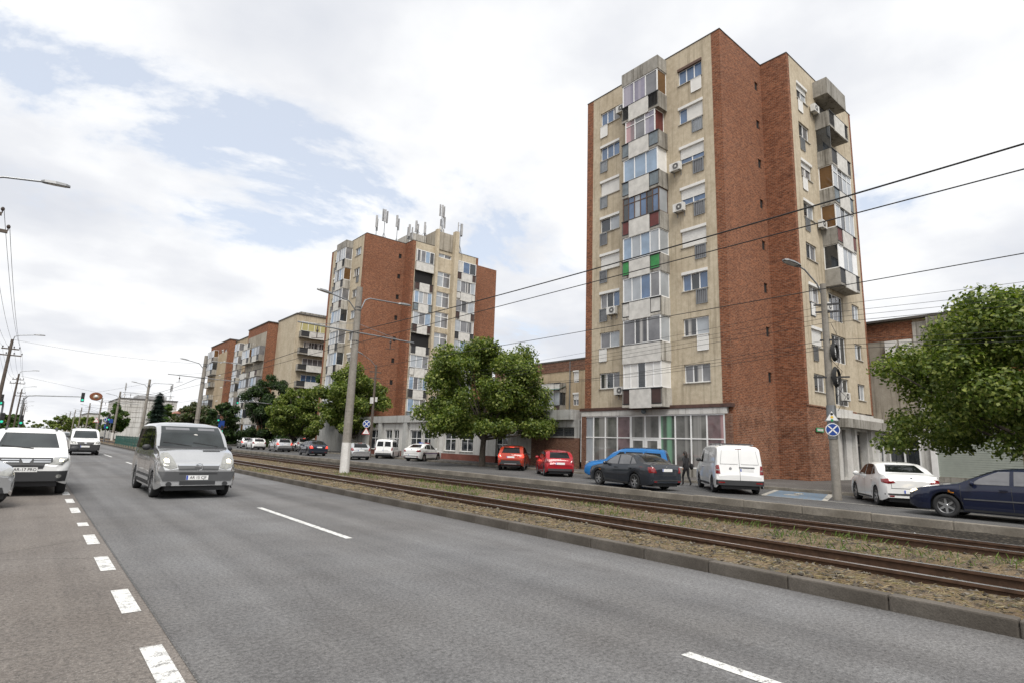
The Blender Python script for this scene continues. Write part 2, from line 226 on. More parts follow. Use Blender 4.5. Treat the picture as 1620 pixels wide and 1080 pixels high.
# ------------------------------------------------------------------ mesh helpers
class MB:
    """collects faces; build() links them as one mesh object"""
    def __init__(s): s.v = []; s.f = []; s.mi = []; s.cur = 0
    def add(s, vs, fs):
        b = len(s.v); s.v += [tuple(p) for p in vs]; s.f += [tuple(b+i for i in f) for f in fs]; s.mi += [s.cur]*len(fs); return s
    def box(s, x0, x1, y0, y1, z0, z1):
        return s.add([(x0,y0,z0),(x1,y0,z0),(x1,y1,z0),(x0,y1,z0),(x0,y0,z1),(x1,y0,z1),(x1,y1,z1),(x0,y1,z1)], [(0,3,2,1),(4,5,6,7),(0,1,5,4),(1,2,6,5),(2,3,7,6),(3,0,4,7)])
    def fbox(s, F, u0, u1, d0, d1, z0, z1):
        o, u, n = F; P = lambda a, b, z: (o[0]+u[0]*a+n[0]*b, o[1]+u[1]*a+n[1]*b, o[2]+z)
        return s.add([P(u0,d0,z0),P(u1,d0,z0),P(u1,d1,z0),P(u0,d1,z0),P(u0,d0,z1),P(u1,d0,z1),P(u1,d1,z1),P(u0,d1,z1)], [(0,3,2,1),(4,5,6,7),(0,1,5,4),(1,2,6,5),(2,3,7,6),(3,0,4,7)])
    def bar(s, a, b, w, h=None):
        a = Vector(a); b = Vector(b); h = h or w; d = (b-a).normalized(); up = Vector((0,0,1)) if abs(d.z) < .9 else Vector((1,0,0))
        r = d.cross(up).normalized()*w/2; q = r.cross(d).normalized()*h/2; vs = []
        for p in (a, b): vs += [p-r-q, p+r-q, p+r+q, p-r+q]
        return s.add(vs, [(0,1,2,3),(7,6,5,4),(0,4,5,1),(1,5,6,2),(2,6,7,3),(3,7,4,0)])
    def tube(s, pts, r, n=8, cap=True):
        pts = [Vector(p) for p in pts]; rs = r if isinstance(r, (list, tuple)) else [r]*len(pts); vs = []; fs = []; prev = None
        for i, p in enumerate(pts):
            d = (pts[min(i+1, len(pts)-1)] - pts[max(i-1, 0)]).normalized()
            if prev is None: a = d.cross(Vector((0,0,1)) if abs(d.z) < .9 else Vector((1,0,0))).normalized()
            else: a = (prev - d*prev.dot(d)).normalized()
            prev = a; b = d.cross(a)
            for k in range(n):
                t = 2*math.pi*k/n; vs.append(p + (a*math.cos(t)+b*math.sin(t))*rs[i])
        for i in range(len(pts)-1):
            for k in range(n): fs.append((i*n+k, i*n+(k+1)%n, (i+1)*n+(k+1)%n, (i+1)*n+k))
        if cap: fs += [tuple(range(n))[::-1], tuple((len(pts)-1)*n+k for k in range(n))]
        return s.add(vs, fs)
    def disc(s, c, nrm, r, th=0.01, n=20, sides=None):
        c = Vector(c); nrm = Vector(nrm).normalized(); a = nrm.cross(Vector((0,0,1)) if abs(nrm.z) < .9 else Vector((1,0,0))).normalized(); b = nrm.cross(a); vs = []
        for off in (-th/2, th/2):
            for k in range(n):
                t = 2*math.pi*(k+.5)/n; vs.append(c + nrm*off + (a*math.cos(t)+b*math.sin(t))*r)
        return s.add(vs, [tuple(range(n))[::-1], tuple(range(n, 2*n))]+[(k, (k+1)%n, n+(k+1)%n, n+k) for k in range(n)])
    def lathe(s, prof, axis='y', n=24, c=(0,0,0)):
        vs = []; fs = []; m = len(prof)
        for k in range(n):
            t = 2*math.pi*k/n
            for (a, r) in prof:
                q = {'y': (r*math.cos(t), a, r*math.sin(t)), 'z': (r*math.cos(t), r*math.sin(t), a), 'x': (a, r*math.cos(t), r*math.sin(t))}[axis]
                vs.append((q[0]+c[0], q[1]+c[1], q[2]+c[2]))
        for k in range(n):
            for i in range(m-1): fs.append((k*m+i, ((k+1)%n)*m+i, ((k+1)%n)*m+i+1, k*m+i+1))
        return s.add(vs, fs)
    def sphere(s, c, r, n=10, m=7, sz=(1,1,1)):
        vs = [(c[0], c[1], c[2]-r*sz[2])]; fs = []
        for i in range(1, m):
            ph = -math.pi/2 + math.pi*i/m
            for k in range(n): t = 2*math.pi*k/n; vs.append((c[0]+r*sz[0]*math.cos(ph)*math.cos(t), c[1]+r*sz[1]*math.cos(ph)*math.sin(t), c[2]+r*sz[2]*math.sin(ph)))
        vs.append((c[0], c[1], c[2]+r*sz[2])); L = len(vs)-1
        for k in range(n): fs.append((0, 1+(k+1)%n, 1+k)); fs.append((L, 1+(m-2)*n+k, 1+(m-2)*n+(k+1)%n))
        for i in range(m-2):
            for k in range(n): fs.append((1+i*n+k, 1+i*n+(k+1)%n, 1+(i+1)*n+(k+1)%n, 1+(i+1)*n+k))
        return s.add(vs, fs)
    def build(s, name, mat, parent=None, off=(0,0,0), smooth=False, sharp=40):
        me = bpy.data.meshes.new(name)
        me.from_pydata([(a-off[0], b-off[1], c-off[2]) for a, b, c in s.v], [], s.f)
        for m in (mat if isinstance(mat, (list, tuple)) else [mat]): me.materials.append(MATS[m])
        if len(me.materials) > 1: me.polygons.foreach_set('material_index', s.mi)
        if smooth:
            me.polygons.foreach_set('use_smooth', [True]*len(me.polygons)); me.set_sharp_from_angle(angle=R(sharp))
        me.update(); return link(name, me, parent)
def link(name, data, parent=None):
    o = bpy.data.objects.new(name, data); COL.objects.link(o)
    if parent is not None: o.parent = parent
    return o
def tag(o, label=None, cat=None, group=None, kind=None):
    for k, v in (('label', label), ('category', cat), ('group', group), ('kind', kind)):
        if v: o[k] = v
    return o
def empty(name, loc, rz=0.0, label=None, cat=None, group=None):
    o = link(name, None); o.location = loc; o.rotation_euler = (0, 0, rz); o.empty_display_size = 0.2
    return tag(o, label, cat, group)
def text_mesh(txt, size):
    c = bpy.data.curves.new('t', 'FONT'); c.body = txt; c.size = size; c.align_x = 'CENTER'; c.align_y = 'CENTER'; c.extrude = 0.002; c.resolution_u = 3
    o = bpy.data.objects.new('t', c); me = bpy.data.meshes.new_from_object(o); bpy.data.objects.remove(o); return me
def inst(name, src, parent, loc=(0,0,0), rot=(0,0,0), sc=(1,1,1)):
    o = link(name, src, parent); o.location = loc; o.rotation_euler = rot; o.scale = sc; return o
# ================================================================== SETTING: ground, roads, tracks
def struct(name, mb, mat, parent=None, **kw):
    o = mb.build(name, mat, parent, **kw)
    if parent is None: o['kind'] = 'structure'
    return o
def sheet(x0, x1, y0, y1, z): return MB().add([(x0,y0,z),(x1,y0,z),(x1,y1,z),(x0,y1,z)], [(0,1,2,3)])
struct('ground', sheet(-900, 1500, -300, 2600, -0.26), 'earth')
XK, XK2 = 7.5, 19.6            # near kerb face, far kerb face
road = struct('road', sheet(1.12, XK+0.02, -40, 1500, 0.0), 'asphalt')
lay = struct('parking_lane', sheet(-3.2, 1.12, -40, 1500, -0.002), 'asphalt_brown')
struct('pavement_left', MB().box(-14, -3.2, -40, 400, -0.25, 0.12), 'pavement')
far = struct('far_road', sheet(XK2+0.16, 27.32, -40, 1500, 0.0), 'asphalt_dark')
struct('pavement', MB().box(27.46, 75, -40, 300, -0.25, 0.13), 'pavement')
# seam of lighter filler between the two asphalts
MB().add([(1.11,-10,.003),(1.135,-10,.003),(1.135,120,.003),(1.11,120,.003)], [(0,1,2,3)]).build('asphalt_seam', 'asphalt_dark', road)
for i in range(-4, 30):       # broken edge line of the parking lane
    y = 4.52 + 2.075*i
    if y > 60: break
    sheet(0.89, 1.045, y - 0.01*random.random(), y + 0.98 - (0.5 if i == 4 else 0.0), 0.002).build('road_marking', 'road_paint', lay)
for a, b in ((-2.1, 2.95), (9.5, 14.5), (21.8, 26.8), (34.0, 39.0), (46.6, 51.6), (59, 64), (72, 77), (85, 90)):
    sheet(4.36, 4.485, a, b, 0.004).build('road_marking', 'road_paint', road)
for a, b in ((-6, 14.0),): sheet(22.95, 23.07, a, b, 0.004).build('road_marking', 'road_paint_old', far)
# disabled parking bay: blue field with a worn white figure panel and border
bay = MB().add([(23.05,9.35,.004),(23.05,11.5,.004),(27.15,12.9,.004),(27.15,10.75,.004)], [(3,2,1,0)]).build('parking_bay_marking', 'road_paint_blue', far)
MB().add([(23.0,9.15,.008),(23.0,9.35,.008),(27.15,10.75,.008),(27.15,10.5,.008)], [(3,2,1,0)]).build('border_line', 'road_paint_old', bay)
MB().add([(23.0,11.5,.008),(23.0,11.72,.008),(27.15,13.12,.008),(27.15,12.9,.008)], [(3,2,1,0)]).build('border_line', 'road_paint_old', bay)
w = MB(); w.tube([(24.9, 11.0, .006), (25.3, 11.35, .006), (25.7, 11.2, .006)], 0.05, 6); w.disc((24.7, 11.25, .008), (0,0,1), .28, .004, 16); w.disc((25.9, 11.5, .008), (0,0,1), .13, .004, 12); w.build('wheelchair_symbol', 'road_paint_old', bay)
# kerb stones, one by one
kerb = struct('kerb', MB().box(XK+0.02, XK+0.14, -6, 1500, -0.25, 0.10), 'kerb_concrete')
def stone_mesh(wd, ln, z0, z1, mat, bev=0.018):
    bm = bmesh.new(); bmesh.ops.create_cube(bm, size=1.0)
    for v in bm.verts: v.co = Vector((v.co.x*wd, v.co.y*ln, (z0+z1)/2 + v.co.z*(z1-z0)))
    bmesh.ops.bevel(bm, geom=[e for e in bm.edges], offset=bev, segments=2, affect='EDGES', profile=0.6)
    me = bpy.data.meshes.new('kerb_stone'); bm.to_mesh(me); bm.free(); me.materials.append(MATS[mat]); return me
ks = stone_mesh(0.17, 1.085, -0.2, 0.165, 'kerb_concrete')
for i in range(-4, 90):
    inst('kerb_stone', ks, kerb, (XK+0.085+random.uniform(-.004,.004), 1.87+1.097*i, random.uniform(-.006,.006)), (0, random.uniform(-.006,.006), random.uniform(-.003,.003)))
MB().box(XK, XK+0.17, 100.5, 1500, -0.2, 0.165).build('kerb_run', 'kerb_concrete', kerb)
kerb2 = struct('far_kerb', MB().box(XK2+0.02, XK2+0.15, -30, 1500, -0.3, -0.02), 'kerb_old')
ks2 = stone_mesh(0.17, 1.98, -0.28, 0.025, 'kerb_old', 0.025)
for i in range(-4, 60):
    inst('kerb_stone', ks2, kerb2, (XK2+0.085+random.uniform(-.01,.01), 1.6+2.0*i, random.uniform(-.015,.012)), (0, random.uniform(-.02,.01), random.uniform(-.003,.003)))
kerb3 = struct('pavement_kerb', MB().box(27.34, 27.45, -30, 300, -0.2, 0.10), 'kerb_old')
ks3 = stone_mesh(0.15, 0.99, -0.2, 0.14, 'kerb_old', 0.02)
for i in range(-6, 75): inst('kerb_stone', ks3, kerb3, (27.39, 1.0*i, random.uniform(-.012,.006)), (0, random.uniform(-.02,.02), 0))
# track bed
def bed_z(x, y):
    pts = [(7.6,.12),(8.4,.11),(9.0,.085),(9.22,.07),(9.34,-.02),(9.8,-.015),(10.2,-.03),(10.4,.0),(10.9,.06),(11.7,.10),(12.7,.05),(13.1,.0),(13.25,-.03),(13.65,-.03),(14.2,-.04),(14.9,-.10),(17,-.15),(19.7,-.2)]
    z = pts[-1][1]
    for (a, za), (b, zb) in zip(pts, pts[1:]):
        if a <= x <= b: z = za + (zb-za)*(x-a)/(b-a); break
    return z
def hn(x, y): return 0.022*math.sin(x*3.1+math.sin(y*1.7)*1.3)*math.cos(y*2.3+x) + 0.012*math.sin(x*9.7+y*3.3)*math.sin(y*8.1-x*2.2)
m = MB(); xs = [7.62+0.16*i for i in range(47)]; ys = [-6+0.3*i for i in range(180)] + [48+4*i for i in range(60)] + [300, 600, 1500]
vs = [(x, y, bed_z(x, y) + (hn(x, y) if y < 48 else 0)) for y in ys for x in xs]; nx = len(xs)
m.add(vs, [(j*nx+i, j*nx+i+1, (j+1)*nx+i+1, (j+1)*nx+i) for j in range(len(ys)-1) for i in range(nx-1)])
struct('track_bed', m, 'ballast', smooth=True)
m = MB(); xs = [14.9+0.2*i for i in range(24)]; nx = len(xs)
vs = [(min(x, 19.62), y, bed_z(x, y) - .004 + (0.5*hn(x, y) if y < 48 else 0)) for y in ys for x in xs]
m.add(vs, [(j*nx+i, j*nx+i+1, (j+1)*nx+i+1, (j+1)*nx+i) for j in range(len(ys)-1) for i in range(nx-1)]); struct('verge', m, 'strip_rough', smooth=True)
RAILX = (9.28, 10.28, 13.15, 14.15)
prof = [(-.07,-.04),(.07,-.04),(.07,-.02),(.012,.01),(.012,.105),(.036,.115),(.036,.155),(-.036,.155),(-.036,.115),(-.012,.105),(-.012,.01),(-.07,-.02)]
for k_, pair in enumerate((RAILX[:2], RAILX[2:])):
    tr = empty('tram_track', ((pair[0]+pair[1])/2, 0, 0), 0, ('near tram track, rusty rails beside the kerb of the near road' if k_ == 0 else 'far tram track, rusty rails beside the rough dark verge'), 'tram track', 'tram tracks')
    ox = (pair[0]+pair[1])/2
    for x in pair:
        m = MB(); n = len(prof); yy = [-8, 60, 1500]; m.add([(x-ox+a, y, b) for y in yy for a, b in prof], [(j*n+i, j*n+(i+1)%n, (j+1)*n+(i+1)%n, (j+1)*n+i) for j in range(2) for i in range(n)])
        ro = m.build('rail', 'rail_rust', tr); MB().box(x-ox-.032, x-ox+.032, -8, 1500, .1545, .1575).build('running_surface', 'rail_top', ro)
        m = MB()
        for j in range(120):
            y = -5 + 0.62*j; m.box(x-ox-.085, x-ox-.03, y-.04, y+.04, -.02, .02); m.box(x-ox+.03, x-ox+.085, y-.04, y+.04, -.02, .02)
        tag(m.build('rail_fastenings', 'rail_rust', ro), kind='stuff')
    sm = bpy.data.meshes.new('sleeper'); bm = bmesh.new(); bmesh.ops.create_cube(bm, size=1)
    for v in bm.verts: v.co = Vector((v.co.x*1.9, v.co.y*.24, v.co.z*.1))
    bm.to_mesh(sm); bm.free(); sm.materials.append(MATS['sleeper'])
    for j in range(85): inst('sleeper', sm, tr, (random.uniform(-.04,.04), -5+0.62*j, -0.065 + random.uniform(-.012,.008)), (0, 0, random.uniform(-.02,.02)))
# loose stones, straw and grass in the bed
def scatter_stones(n, name):
    V = []; F = []; base = np.array([(1,0,0),(-1,0,0),(0,1,0),(0,-1,0),(0,0,1),(0,0,-1)], float); fs = [(0,2,4),(2,1,4),(1,3,4),(3,0,4),(2,0,5),(1,2,5),(3,1,5),(0,3,5)]
    for i in range(n):
        y = -4 + 44*random.random()**2.0; x = random.choice((random.uniform(7.75, 9.2), random.uniform(9.3, 10.3), random.uniform(10.35, 13.1), random.uniform(13.2, 14.9), random.uniform(14.3, 16.5)))
        r_ = random.choice((.012, .018, .024, .034))*random.uniform(.7, 1.3); s_ = np.array([random.uniform(.7,1.3), random.uniform(.7,1.3), random.uniform(.4,.8)])*r_
        a = random.random()*6.28; c, s2 = math.cos(a), math.sin(a); p = base*s_ + rng.normal(0, r_*.12, (6, 3)); p = np.stack([p[:,0]*c-p[:,1]*s2, p[:,0]*s2+p[:,1]*c, p[:,2]], 1) + (x, y, bed_z(x, y)+hn(x, y)+s_[2]*.4)
        b = len(V); V += p.tolist(); F += [tuple(b+k for k in f) for f in fs]
    m = MB(); m.v = V; m.f = F; o = m.build(name, 'stones'); tag(o, 'loose ballast stones strewn between the tram rails', 'stones', kind='stuff')
scatter_stones(20000, 'gravel')
def blades(name, n, mat, spots, h, lie, wdt, label, cat):
    V = []; F = []
    for i in range(n):
        x, y = spots(); z = bed_z(x, y)+hn(x, y); a = random.random()*6.28; L = h*random.uniform(.5, 1.4); t = random.uniform(*lie); dx, dy = math.cos(a), math.sin(a); w_ = wdt*random.uniform(.6, 1.4)
        p = Vector((x, y, z+.005)); d = Vector((dx*math.cos(t), dy*math.cos(t), math.sin(t))); s_ = Vector((-dy, dx, 0))*w_; b = len(V)
        V += [tuple(p-s_), tuple(p+s_), tuple(p+d*L*.6+s_*.7), tuple(p+d*L+Vector((dx, dy, -.4))*L*.15)]; F += [(b, b+1, b+2), (b, b+2, b+3)]
    m = MB(); m.v = V; m.f = F; tag(m.build(name, mat), label, cat, kind='stuff')
def straw_spot():
    y = -4 + 46*random.random()**1.5; x = random.choice((random.uniform(7.68, 9.2), random.uniform(7.68, 8.8), random.uniform(9.35, 10.2), random.uniform(10.4, 13.05), random.uniform(10.4, 13.05), random.uniform(14.25, 15.6))); return x, y
blades('dry_grass', 36000, 'straw', straw_spot, .09, (0.02, .45), .004, 'dry straw coloured grass lying over the track bed', 'grass')
TUFT = [(11.0,15.2),(11.2,16.4),(11.5,17.2),(11.1,18.0),(12.1,16.8),(12.0,11.0),(11.2,9.2),(11.0,7.4),(11.6,5.3),(11.0,4.1),(11.4,3.0),(11.8,25.2),(11.1,25.0),(11.5,23.0),(12.6,20.5),(10.9,13.0),(12.4,6.8),(8.2,27.0),(12.9,4.6),(11.9,1.9)]
def tuft_spot():
    if random.random() < .10: return random.uniform(10.4, 13.0), -3+40*random.random()**1.4
    a = random.choice(TUFT); return a[0]+random.gauss(0,.22), a[1]+random.gauss(0,.38)
blades('green_grass', 1500, 'grass_green', tuft_spot, .13, (.6, 1.5), .006, 'green grass tufts growing between the tram tracks', 'grass')
# ================================================================== BUILDINGS
def FP(F, a, d, z): o, u, n = F; return (o[0]+u[0]*a+n[0]*d, o[1]+u[1]*a+n[1]*d, o[2]+z)
def wall_holes(mb, F, u0, u1, z0, z1, holes, rev=0.14):
    us = sorted({u0, u1, *[h[0] for h in holes], *[h[1] for h in holes]}); zs = sorted({z0, z1, *[h[2] for h in holes], *[h[3] for h in holes]})
    us = [a for a in us if u0-1e-6 <= a <= u1+1e-6]; zs = [a for a in zs if z0-1e-6 <= a <= z1+1e-6]
    for i in range(len(us)-1):
        for j in range(len(zs)-1):
            cu, cz = (us[i]+us[i+1])/2, (zs[j]+zs[j+1])/2
            if any(h[0] < cu < h[1] and h[2] < cz < h[3] for h in holes): continue
            mb.add([FP(F,us[i],0,zs[j]), FP(F,us[i+1],0,zs[j]), FP(F,us[i+1],0,zs[j+1]), FP(F,us[i],0,zs[j+1])], [(0,1,2,3)])
    for a, b, c, d in holes:
        q = [(a,c),(b,c),(b,d),(a,d)]
        for k in range(4):
            (p0, q0), (p1, q1) = q[k], q[(k+1)%4]
            mb.add([FP(F,p0,0,q0), FP(F,p1,0,q1), FP(F,p1,-rev,q1), FP(F,p0,-rev,q0)], [(0,1,2,3)])
    return mb
def window(par, off, F, u0, u1, z0, z1, n=2, glass='glass_dark', frame='pvc', d=-0.10, transom=None, bar=0.055, sill=True, shutter=0.0, box=False, name='window', sh_cols=(0.0, 1.0), shm='shutter_white', gl=None):
    """frame mesh > one pane per light, sill, roller shutter"""
    m = MB(); w = (u1-u0)/n; dd = d-0.05
    m.fbox(F, u0, u1, dd, d, z0, z0+bar).fbox(F, u0, u1, dd, d, z1-bar, z1)
    for i in range(n+1):
        c = u0+w*i; a, b = (c, c+bar) if i == 0 else ((c-bar, c) if i == n else (c-bar*.62, c+bar*.62)); m.fbox(F, a, b, dd+.003, d+.003, z0+bar, z1-bar)
    if transom: m.fbox(F, u0+bar, u1-bar, dd+.001, d+.001, transom-bar/2, transom+bar/2)
    o = m.build(name, frame, par, off)
    for i in range(n):
        g = (gl[i % len(gl)] if gl else glass)
        rows = [(z0+bar, z1-bar)] if not transom else [(z0+bar, transom-bar/2), (transom+bar/2, z1-bar)]
        for a, b in rows:
            t = random.uniform(-.006, .006); q = [FP(F, u0+w*i+bar*.6, d-.03+t, a), FP(F, u0+w*(i+1)-bar*.6, d-.03-t, a), FP(F, u0+w*(i+1)-bar*.6, d-.03-t*.5, b), FP(F, u0+w*i+bar*.6, d-.03+t*.5, b)]
            MB().add(q, [(0,1,2,3)]).build('pane', g, o, off)
    if sill: MB().fbox(F, u0-.05, u1+.05, d, 0.07, z0-.05, z0-.004).build('sill', 'concrete_light', o, off)
    if box or shutter: MB().fbox(F, u0-.03, u1+.03, d+.01, 0.055, z1-.03, z1+.16).build('shutter_box', shm if shm != 'shutter_white' else 'shutter_white', o, off)
    if shutter:
        a, b = u0+(u1-u0)*sh_cols[0], u0+(u1-u0)*sh_cols[1]; h = (z1-z0)*shutter; m = MB(); k = max(3, int(h/.09))
        for i in range(k): zz = z1-h+h*i/k; m.fbox(F, a+.02, b-.02, d+.008, d+.03, zz+.006, zz+h/k-.004)
        m.fbox(F, a+.02, b-.02, d+.006, d+.014, z1-h, z1); m.build('roller_shutter', shm, o, off)
    return o
def railing(par, off, F, u0, u1, z0, z1, mat='steel_grey', fill=None, d0=0.03, d1=0.06, n=9, back=None):
    m = MB(); m.fbox(F, u0, u1, d0, d1, z1-.04, z1).fbox(F, u0, u1, d0, d1, z0, z0+.04)
    if fill is None:
        for i in range(n): c = u0+(u1-u0)*(i+.5)/n; m.fbox(F, c-.014, c+.014, d0+.004, d1-.004, z0+.04, z1-.04)
    for c in (u0, u1-.035): m.fbox(F, c, c+.035, d0-.002, d1+.002, z0, z1)
    o = m.build('railing', mat, par, off)
    if back: MB().fbox(F, u0+.02, u1-.02, .004, .014, z0+.02, z1).build('door_panel', back, o, off)
    if fill: MB().fbox(F, u0+.035, u1-.035, d0+.006, d1-.008, z0+.04, z1-.04).build('infill_panel', fill, o, off)
    return o
def ac_unit(par, off, F, u, z, w=0.78, h=0.54, d0=0.10):
    o = MB().fbox(F, u, u+w, d0, d0+.30, z, z+h).build('air_conditioner', 'ac_white', par, off)
    m = MB(); c = Vector(FP(F, u+w*.40, d0+.302, z+h*.5)); nn = Vector((F[2][0], F[2][1], 0)); m.disc(c, nn, h*.40, .012, 18); m.build('fan_grille', 'steel_dark', o, off)
    MB().disc(c + nn*.008, nn, h*.12, .014, 10).build('fan_hub', 'ac_white', o, off)
    m = MB()
    for i in range(5): q = h*(.16+.17*i); m.fbox(F, u+w*.08, u+w*.72, d0+.306, d0+.316, z+q-.006, z+q+.006)
    m.build('guard_wire', 'ac_white', o, off); m = MB()
    for a in (u+.1, u+w-.14): m.fbox(F, a, a+.04, 0, d0+.30, z-.05, z-.003).fbox(F, a, a+.04, 0, .03, z-.3, z-.05)
    m.build('bracket', 'steel_grey', o, off); return o
def balcony(par, off, F, u0, u1, zp, depth=1.05, h=1.2, gh=1.74, panel=(.26, .80), infill='infill_bars', infill2=None, panel_mat='panel_white', glaze='pvc', glass='glass_pale', n=4, cheek='concrete', cap=False, side_glass=None, gl=None, transom=None, gin=0.06, cheeks=(True, True), rails=True):
    """slab and cheeks > centre panel, two railings, glazing with panes"""
    m = MB(); zb = zp-h
    m.fbox(F, u0, u1, 0, depth, zb, zb+.16)
    for c, (a, b) in zip(cheeks, ((u0, u0+.08), (u1-.08, u1))):
        if c: m.fbox(F, a, b, 0, depth-.003, zb+.16, zp)
    o = m.build('balcony', cheek, par, off)
    a, b = u0+(u1-u0)*panel[0], u0+(u1-u0)*panel[1]
    MB().fbox(F, a, b, depth-.05, depth+.035, zb-.06, zp-.03).build('parapet_panel', panel_mat, o, off)
    MB().fbox(F, u0-.02, u1+.02, depth-.06, depth+.045, zp-.028, zp+.02).build('handrail', 'steel_dark', o, off)
    if rails:
        for (p, q, f) in ((u0, a, infill), (b, u1, infill2 or infill)):
            if q-p > .1: railing(o, off, F, p+.01, q-.01, zb+.20, zp-.03, 'steel_dark', None if f == 'bars' else f, depth-.04, depth+.0, 7)
    if glaze:
        z0, z1 = zp+.022, zp+gh; bar = .06; gu0, gu1 = u0+gin, u1-gin; w = (gu1-gu0)/n; m = MB(); D = depth-.04
        m.fbox(F, gu0, gu1, D-.05, D, z0, z0+bar).fbox(F, gu0, gu1, D-.05, D, z1-bar*1.4, z1)
        for i in range(n+1): c = gu0+w*i; p, q = (c, c+bar*1.3) if i == 0 else ((c-bar*1.3, c) if i == n else (c-bar*.55, c+bar*.55)); m.fbox(F, p, q, D-.052, D+.002, z0+bar, z1-bar*1.4)
        if transom: m.fbox(F, gu0, gu1, D-.051, D+.001, z0+(z1-z0)*transom, z0+(z1-z0)*transom+bar*.8)
        for p, q in ((gu0, gu0+.05), (gu1-.05, gu1)):
            m.fbox(F, p, q, 0, D-.05, z0, z0+bar).fbox(F, p, q, 0, D-.05, z1-bar, z1).fbox(F, p, q, 0, .06, z0+bar, z1-bar)
        g = m.build('glazing_frame', glaze, o, off)
        for i in range(n):
            t = random.uniform(-.008, .008); q = [FP(F, gu0+w*i+.03, D-.03+t, z0+bar), FP(F, gu0+w*(i+1)-.03, D-.03-t, z0+bar), FP(F, gu0+w*(i+1)-.03, D-.03-t, z1-bar), FP(F, gu0+w*i+.03, D-.03+t, z1-bar)]
            MB().add(q, [(0,1,2,3)]).build('pane', (gl[i % len(gl)] if gl else glass), o, off)
        for p in (gu0+.02, gu1-.02):
            q = [FP(F, p, .05, z0+bar), FP(F, p, D-.05, z0+bar), FP(F, p, D-.05, z1-bar), FP(F, p, .05, z1-bar)]
            MB().add(q, [(0,1,2,3)]).build('pane', side_glass or glass, o, off)
    if cap: MB().fbox(F, u0, u1, 0, depth, zp+gh+.002, zp+gh+1.0).build('cap', 'concrete', o, off)
    return o
ST = 2.93; SILL0 = 5.82-.13; PAR0 = 5.55-.13; Z0 = 0.13; HT = 28.84
def tower(base, label, front_right, front_left, front_bal, side_fn, shop_fn, dbrick=5.45, ret=1.85, mid=11.2, ltop=0.0, name='apartment_tower'):
    bx, by = base; t = empty(name, (bx, by, Z0), 0, label, 'building', 'brick and render tower blocks'); off = (bx, by, Z0)
    W = 11.6; FF = ((bx, by, Z0), (0, 1), (-1, 0)); FS = ((bx+dbrick, by-ret, Z0), (1, 0), (0, -1)); FB = ((bx, by, Z0), (1, 0), (0, -1)); FR = ((bx+dbrick, by-ret, Z0), (0, 1), (-1, 0))
    # front wall with openings
    holes = []
    for k in range(8):
        s = SILL0+ST*k; holes += [(1.36, 3.18, s, s+1.14), (8.35, 10.2, s, s+1.14)]
    m = MB(); wall_holes(m, FF, .62, W-.62, 4.3, HT, holes); m.build('front_wall', 'render_beige', t, off)
    m = MB(); m.fbox(FF, -.004, .62, -.4, .004, 0, HT); m.build('brick_pier', 'brick', t, off); m = MB(); m.fbox(FF, W-.62, W+.004, -.4, .004, 0, HT); m.build('brick_pier', 'brick', t, off)
    # brick flank with small vents, recess wall
    vh = [(dbrick-.95, dbrick-.50, 4.7+ST*k+1.30, 4.7+ST*k+1.95) for k in range(8)]
    m = MB(); wall_holes(m, FB, .3, dbrick, 4.3, HT, vh, .25); m.fbox(FB, .41, dbrick, -.5, -.26, 4.3, HT-.1); m.build('brick_flank', 'brick', t, off)
    m = MB(); wall_holes(m, FB, 0, dbrick, 0, 4.3, []); m.build('brick_flank_base', 'brick_dark', t, off)
    m = MB()
    for a, b, c, d in vh: m.fbox(FB, a+.004, b-.004, -.14, -.07, c+.004, d-.004)
    m.build('vent_dark_fill', 'painted_shade', t, off)  # near-black filling stands in for the shade inside the vents
    m = MB(); wall_holes(m, FR, 0, ret, 4.3, HT, []); m.build('brick_return', 'brick', t, off); m = MB(); wall_holes(m, FR, 0, ret, 0, 4.3, []); m.build('brick_return_base', 'brick_dark', t, off)
    # back wing, far flank, roof
    m = MB(); m.box(bx+dbrick+mid+.01, bx+dbrick+mid+5.2, by+.02, by+W, Z0, Z0+HT-.2); m.build('rear_wing', 'brick', t, off)
    m = MB(); m.box(bx+.3, bx+dbrick+mid, by+W-.4, by+W, Z0, Z0+HT-.01); m.build('far_flank', 'brick', t, off)
    m = MB(); m.box(bx+.05, bx+dbrick, by+.05, by+W-.05, Z0+HT-.75, Z0+HT-.5).box(bx+dbrick+.05, bx+dbrick+mid-.05, by-ret+.05, by+W+ret, Z0+HT-.8, Z0+HT-.55); m.build('roof', 'roof_felt', t, off)
    m = MB(); e = .03
    m.fbox(FF, -e, W+e, -.3, e, HT, HT+.06).fbox(FB, -.0, dbrick+.0, -.3, e, HT+.002, HT+.058).fbox(FR, -e, ret, -.3, e, HT+.001, HT+.059).fbox(FS, .0, mid+e, -.3, e, HT+.003, HT+.057); m.build('coping', 'tar', t, off)
    for i, (fn, col, sgn) in enumerate(((front_right, (1.36, 3.18), 0), (front_left, (8.35, 10.2), 1))):
        for k in range(8):
            s = SILL0+ST*k; sp = fn[k]; rail = sp.pop('rail', None); ac = sp.pop('ac', None)
            wo_ = window(t, off, FF, col[0]+.01, col[1]-.01, s+.01, s+1.13, **sp)
            if rail:
                a, b = ((col[0]+.02, col[0]+.80) if sgn == 0 else (col[1]-.72, col[1]-.02))
                railing(wo_, off, FF, a, b, s-.98, s-.06, 'steel_grey' if rail != 'white' else 'pvc', {'white': 'shutter_white'}.get(rail), .05, .075, 6, None if rail == 'white' else ('glass_grey' if rail == 'grey' else 'glass_pale'))
            if ac is not None: ac_unit(t, off, FF, ac[0], s+ac[1])
    for k in range(8): balcony(t, off, FF, 4.1, 7.27, PAR0+ST*k+.005*k, **front_bal[k])
    side_fn(t, off, FS, mid); shop_fn(t, off, FF, FB, FS, W, dbrick, mid)
    return t
def spec_win(**k): return k
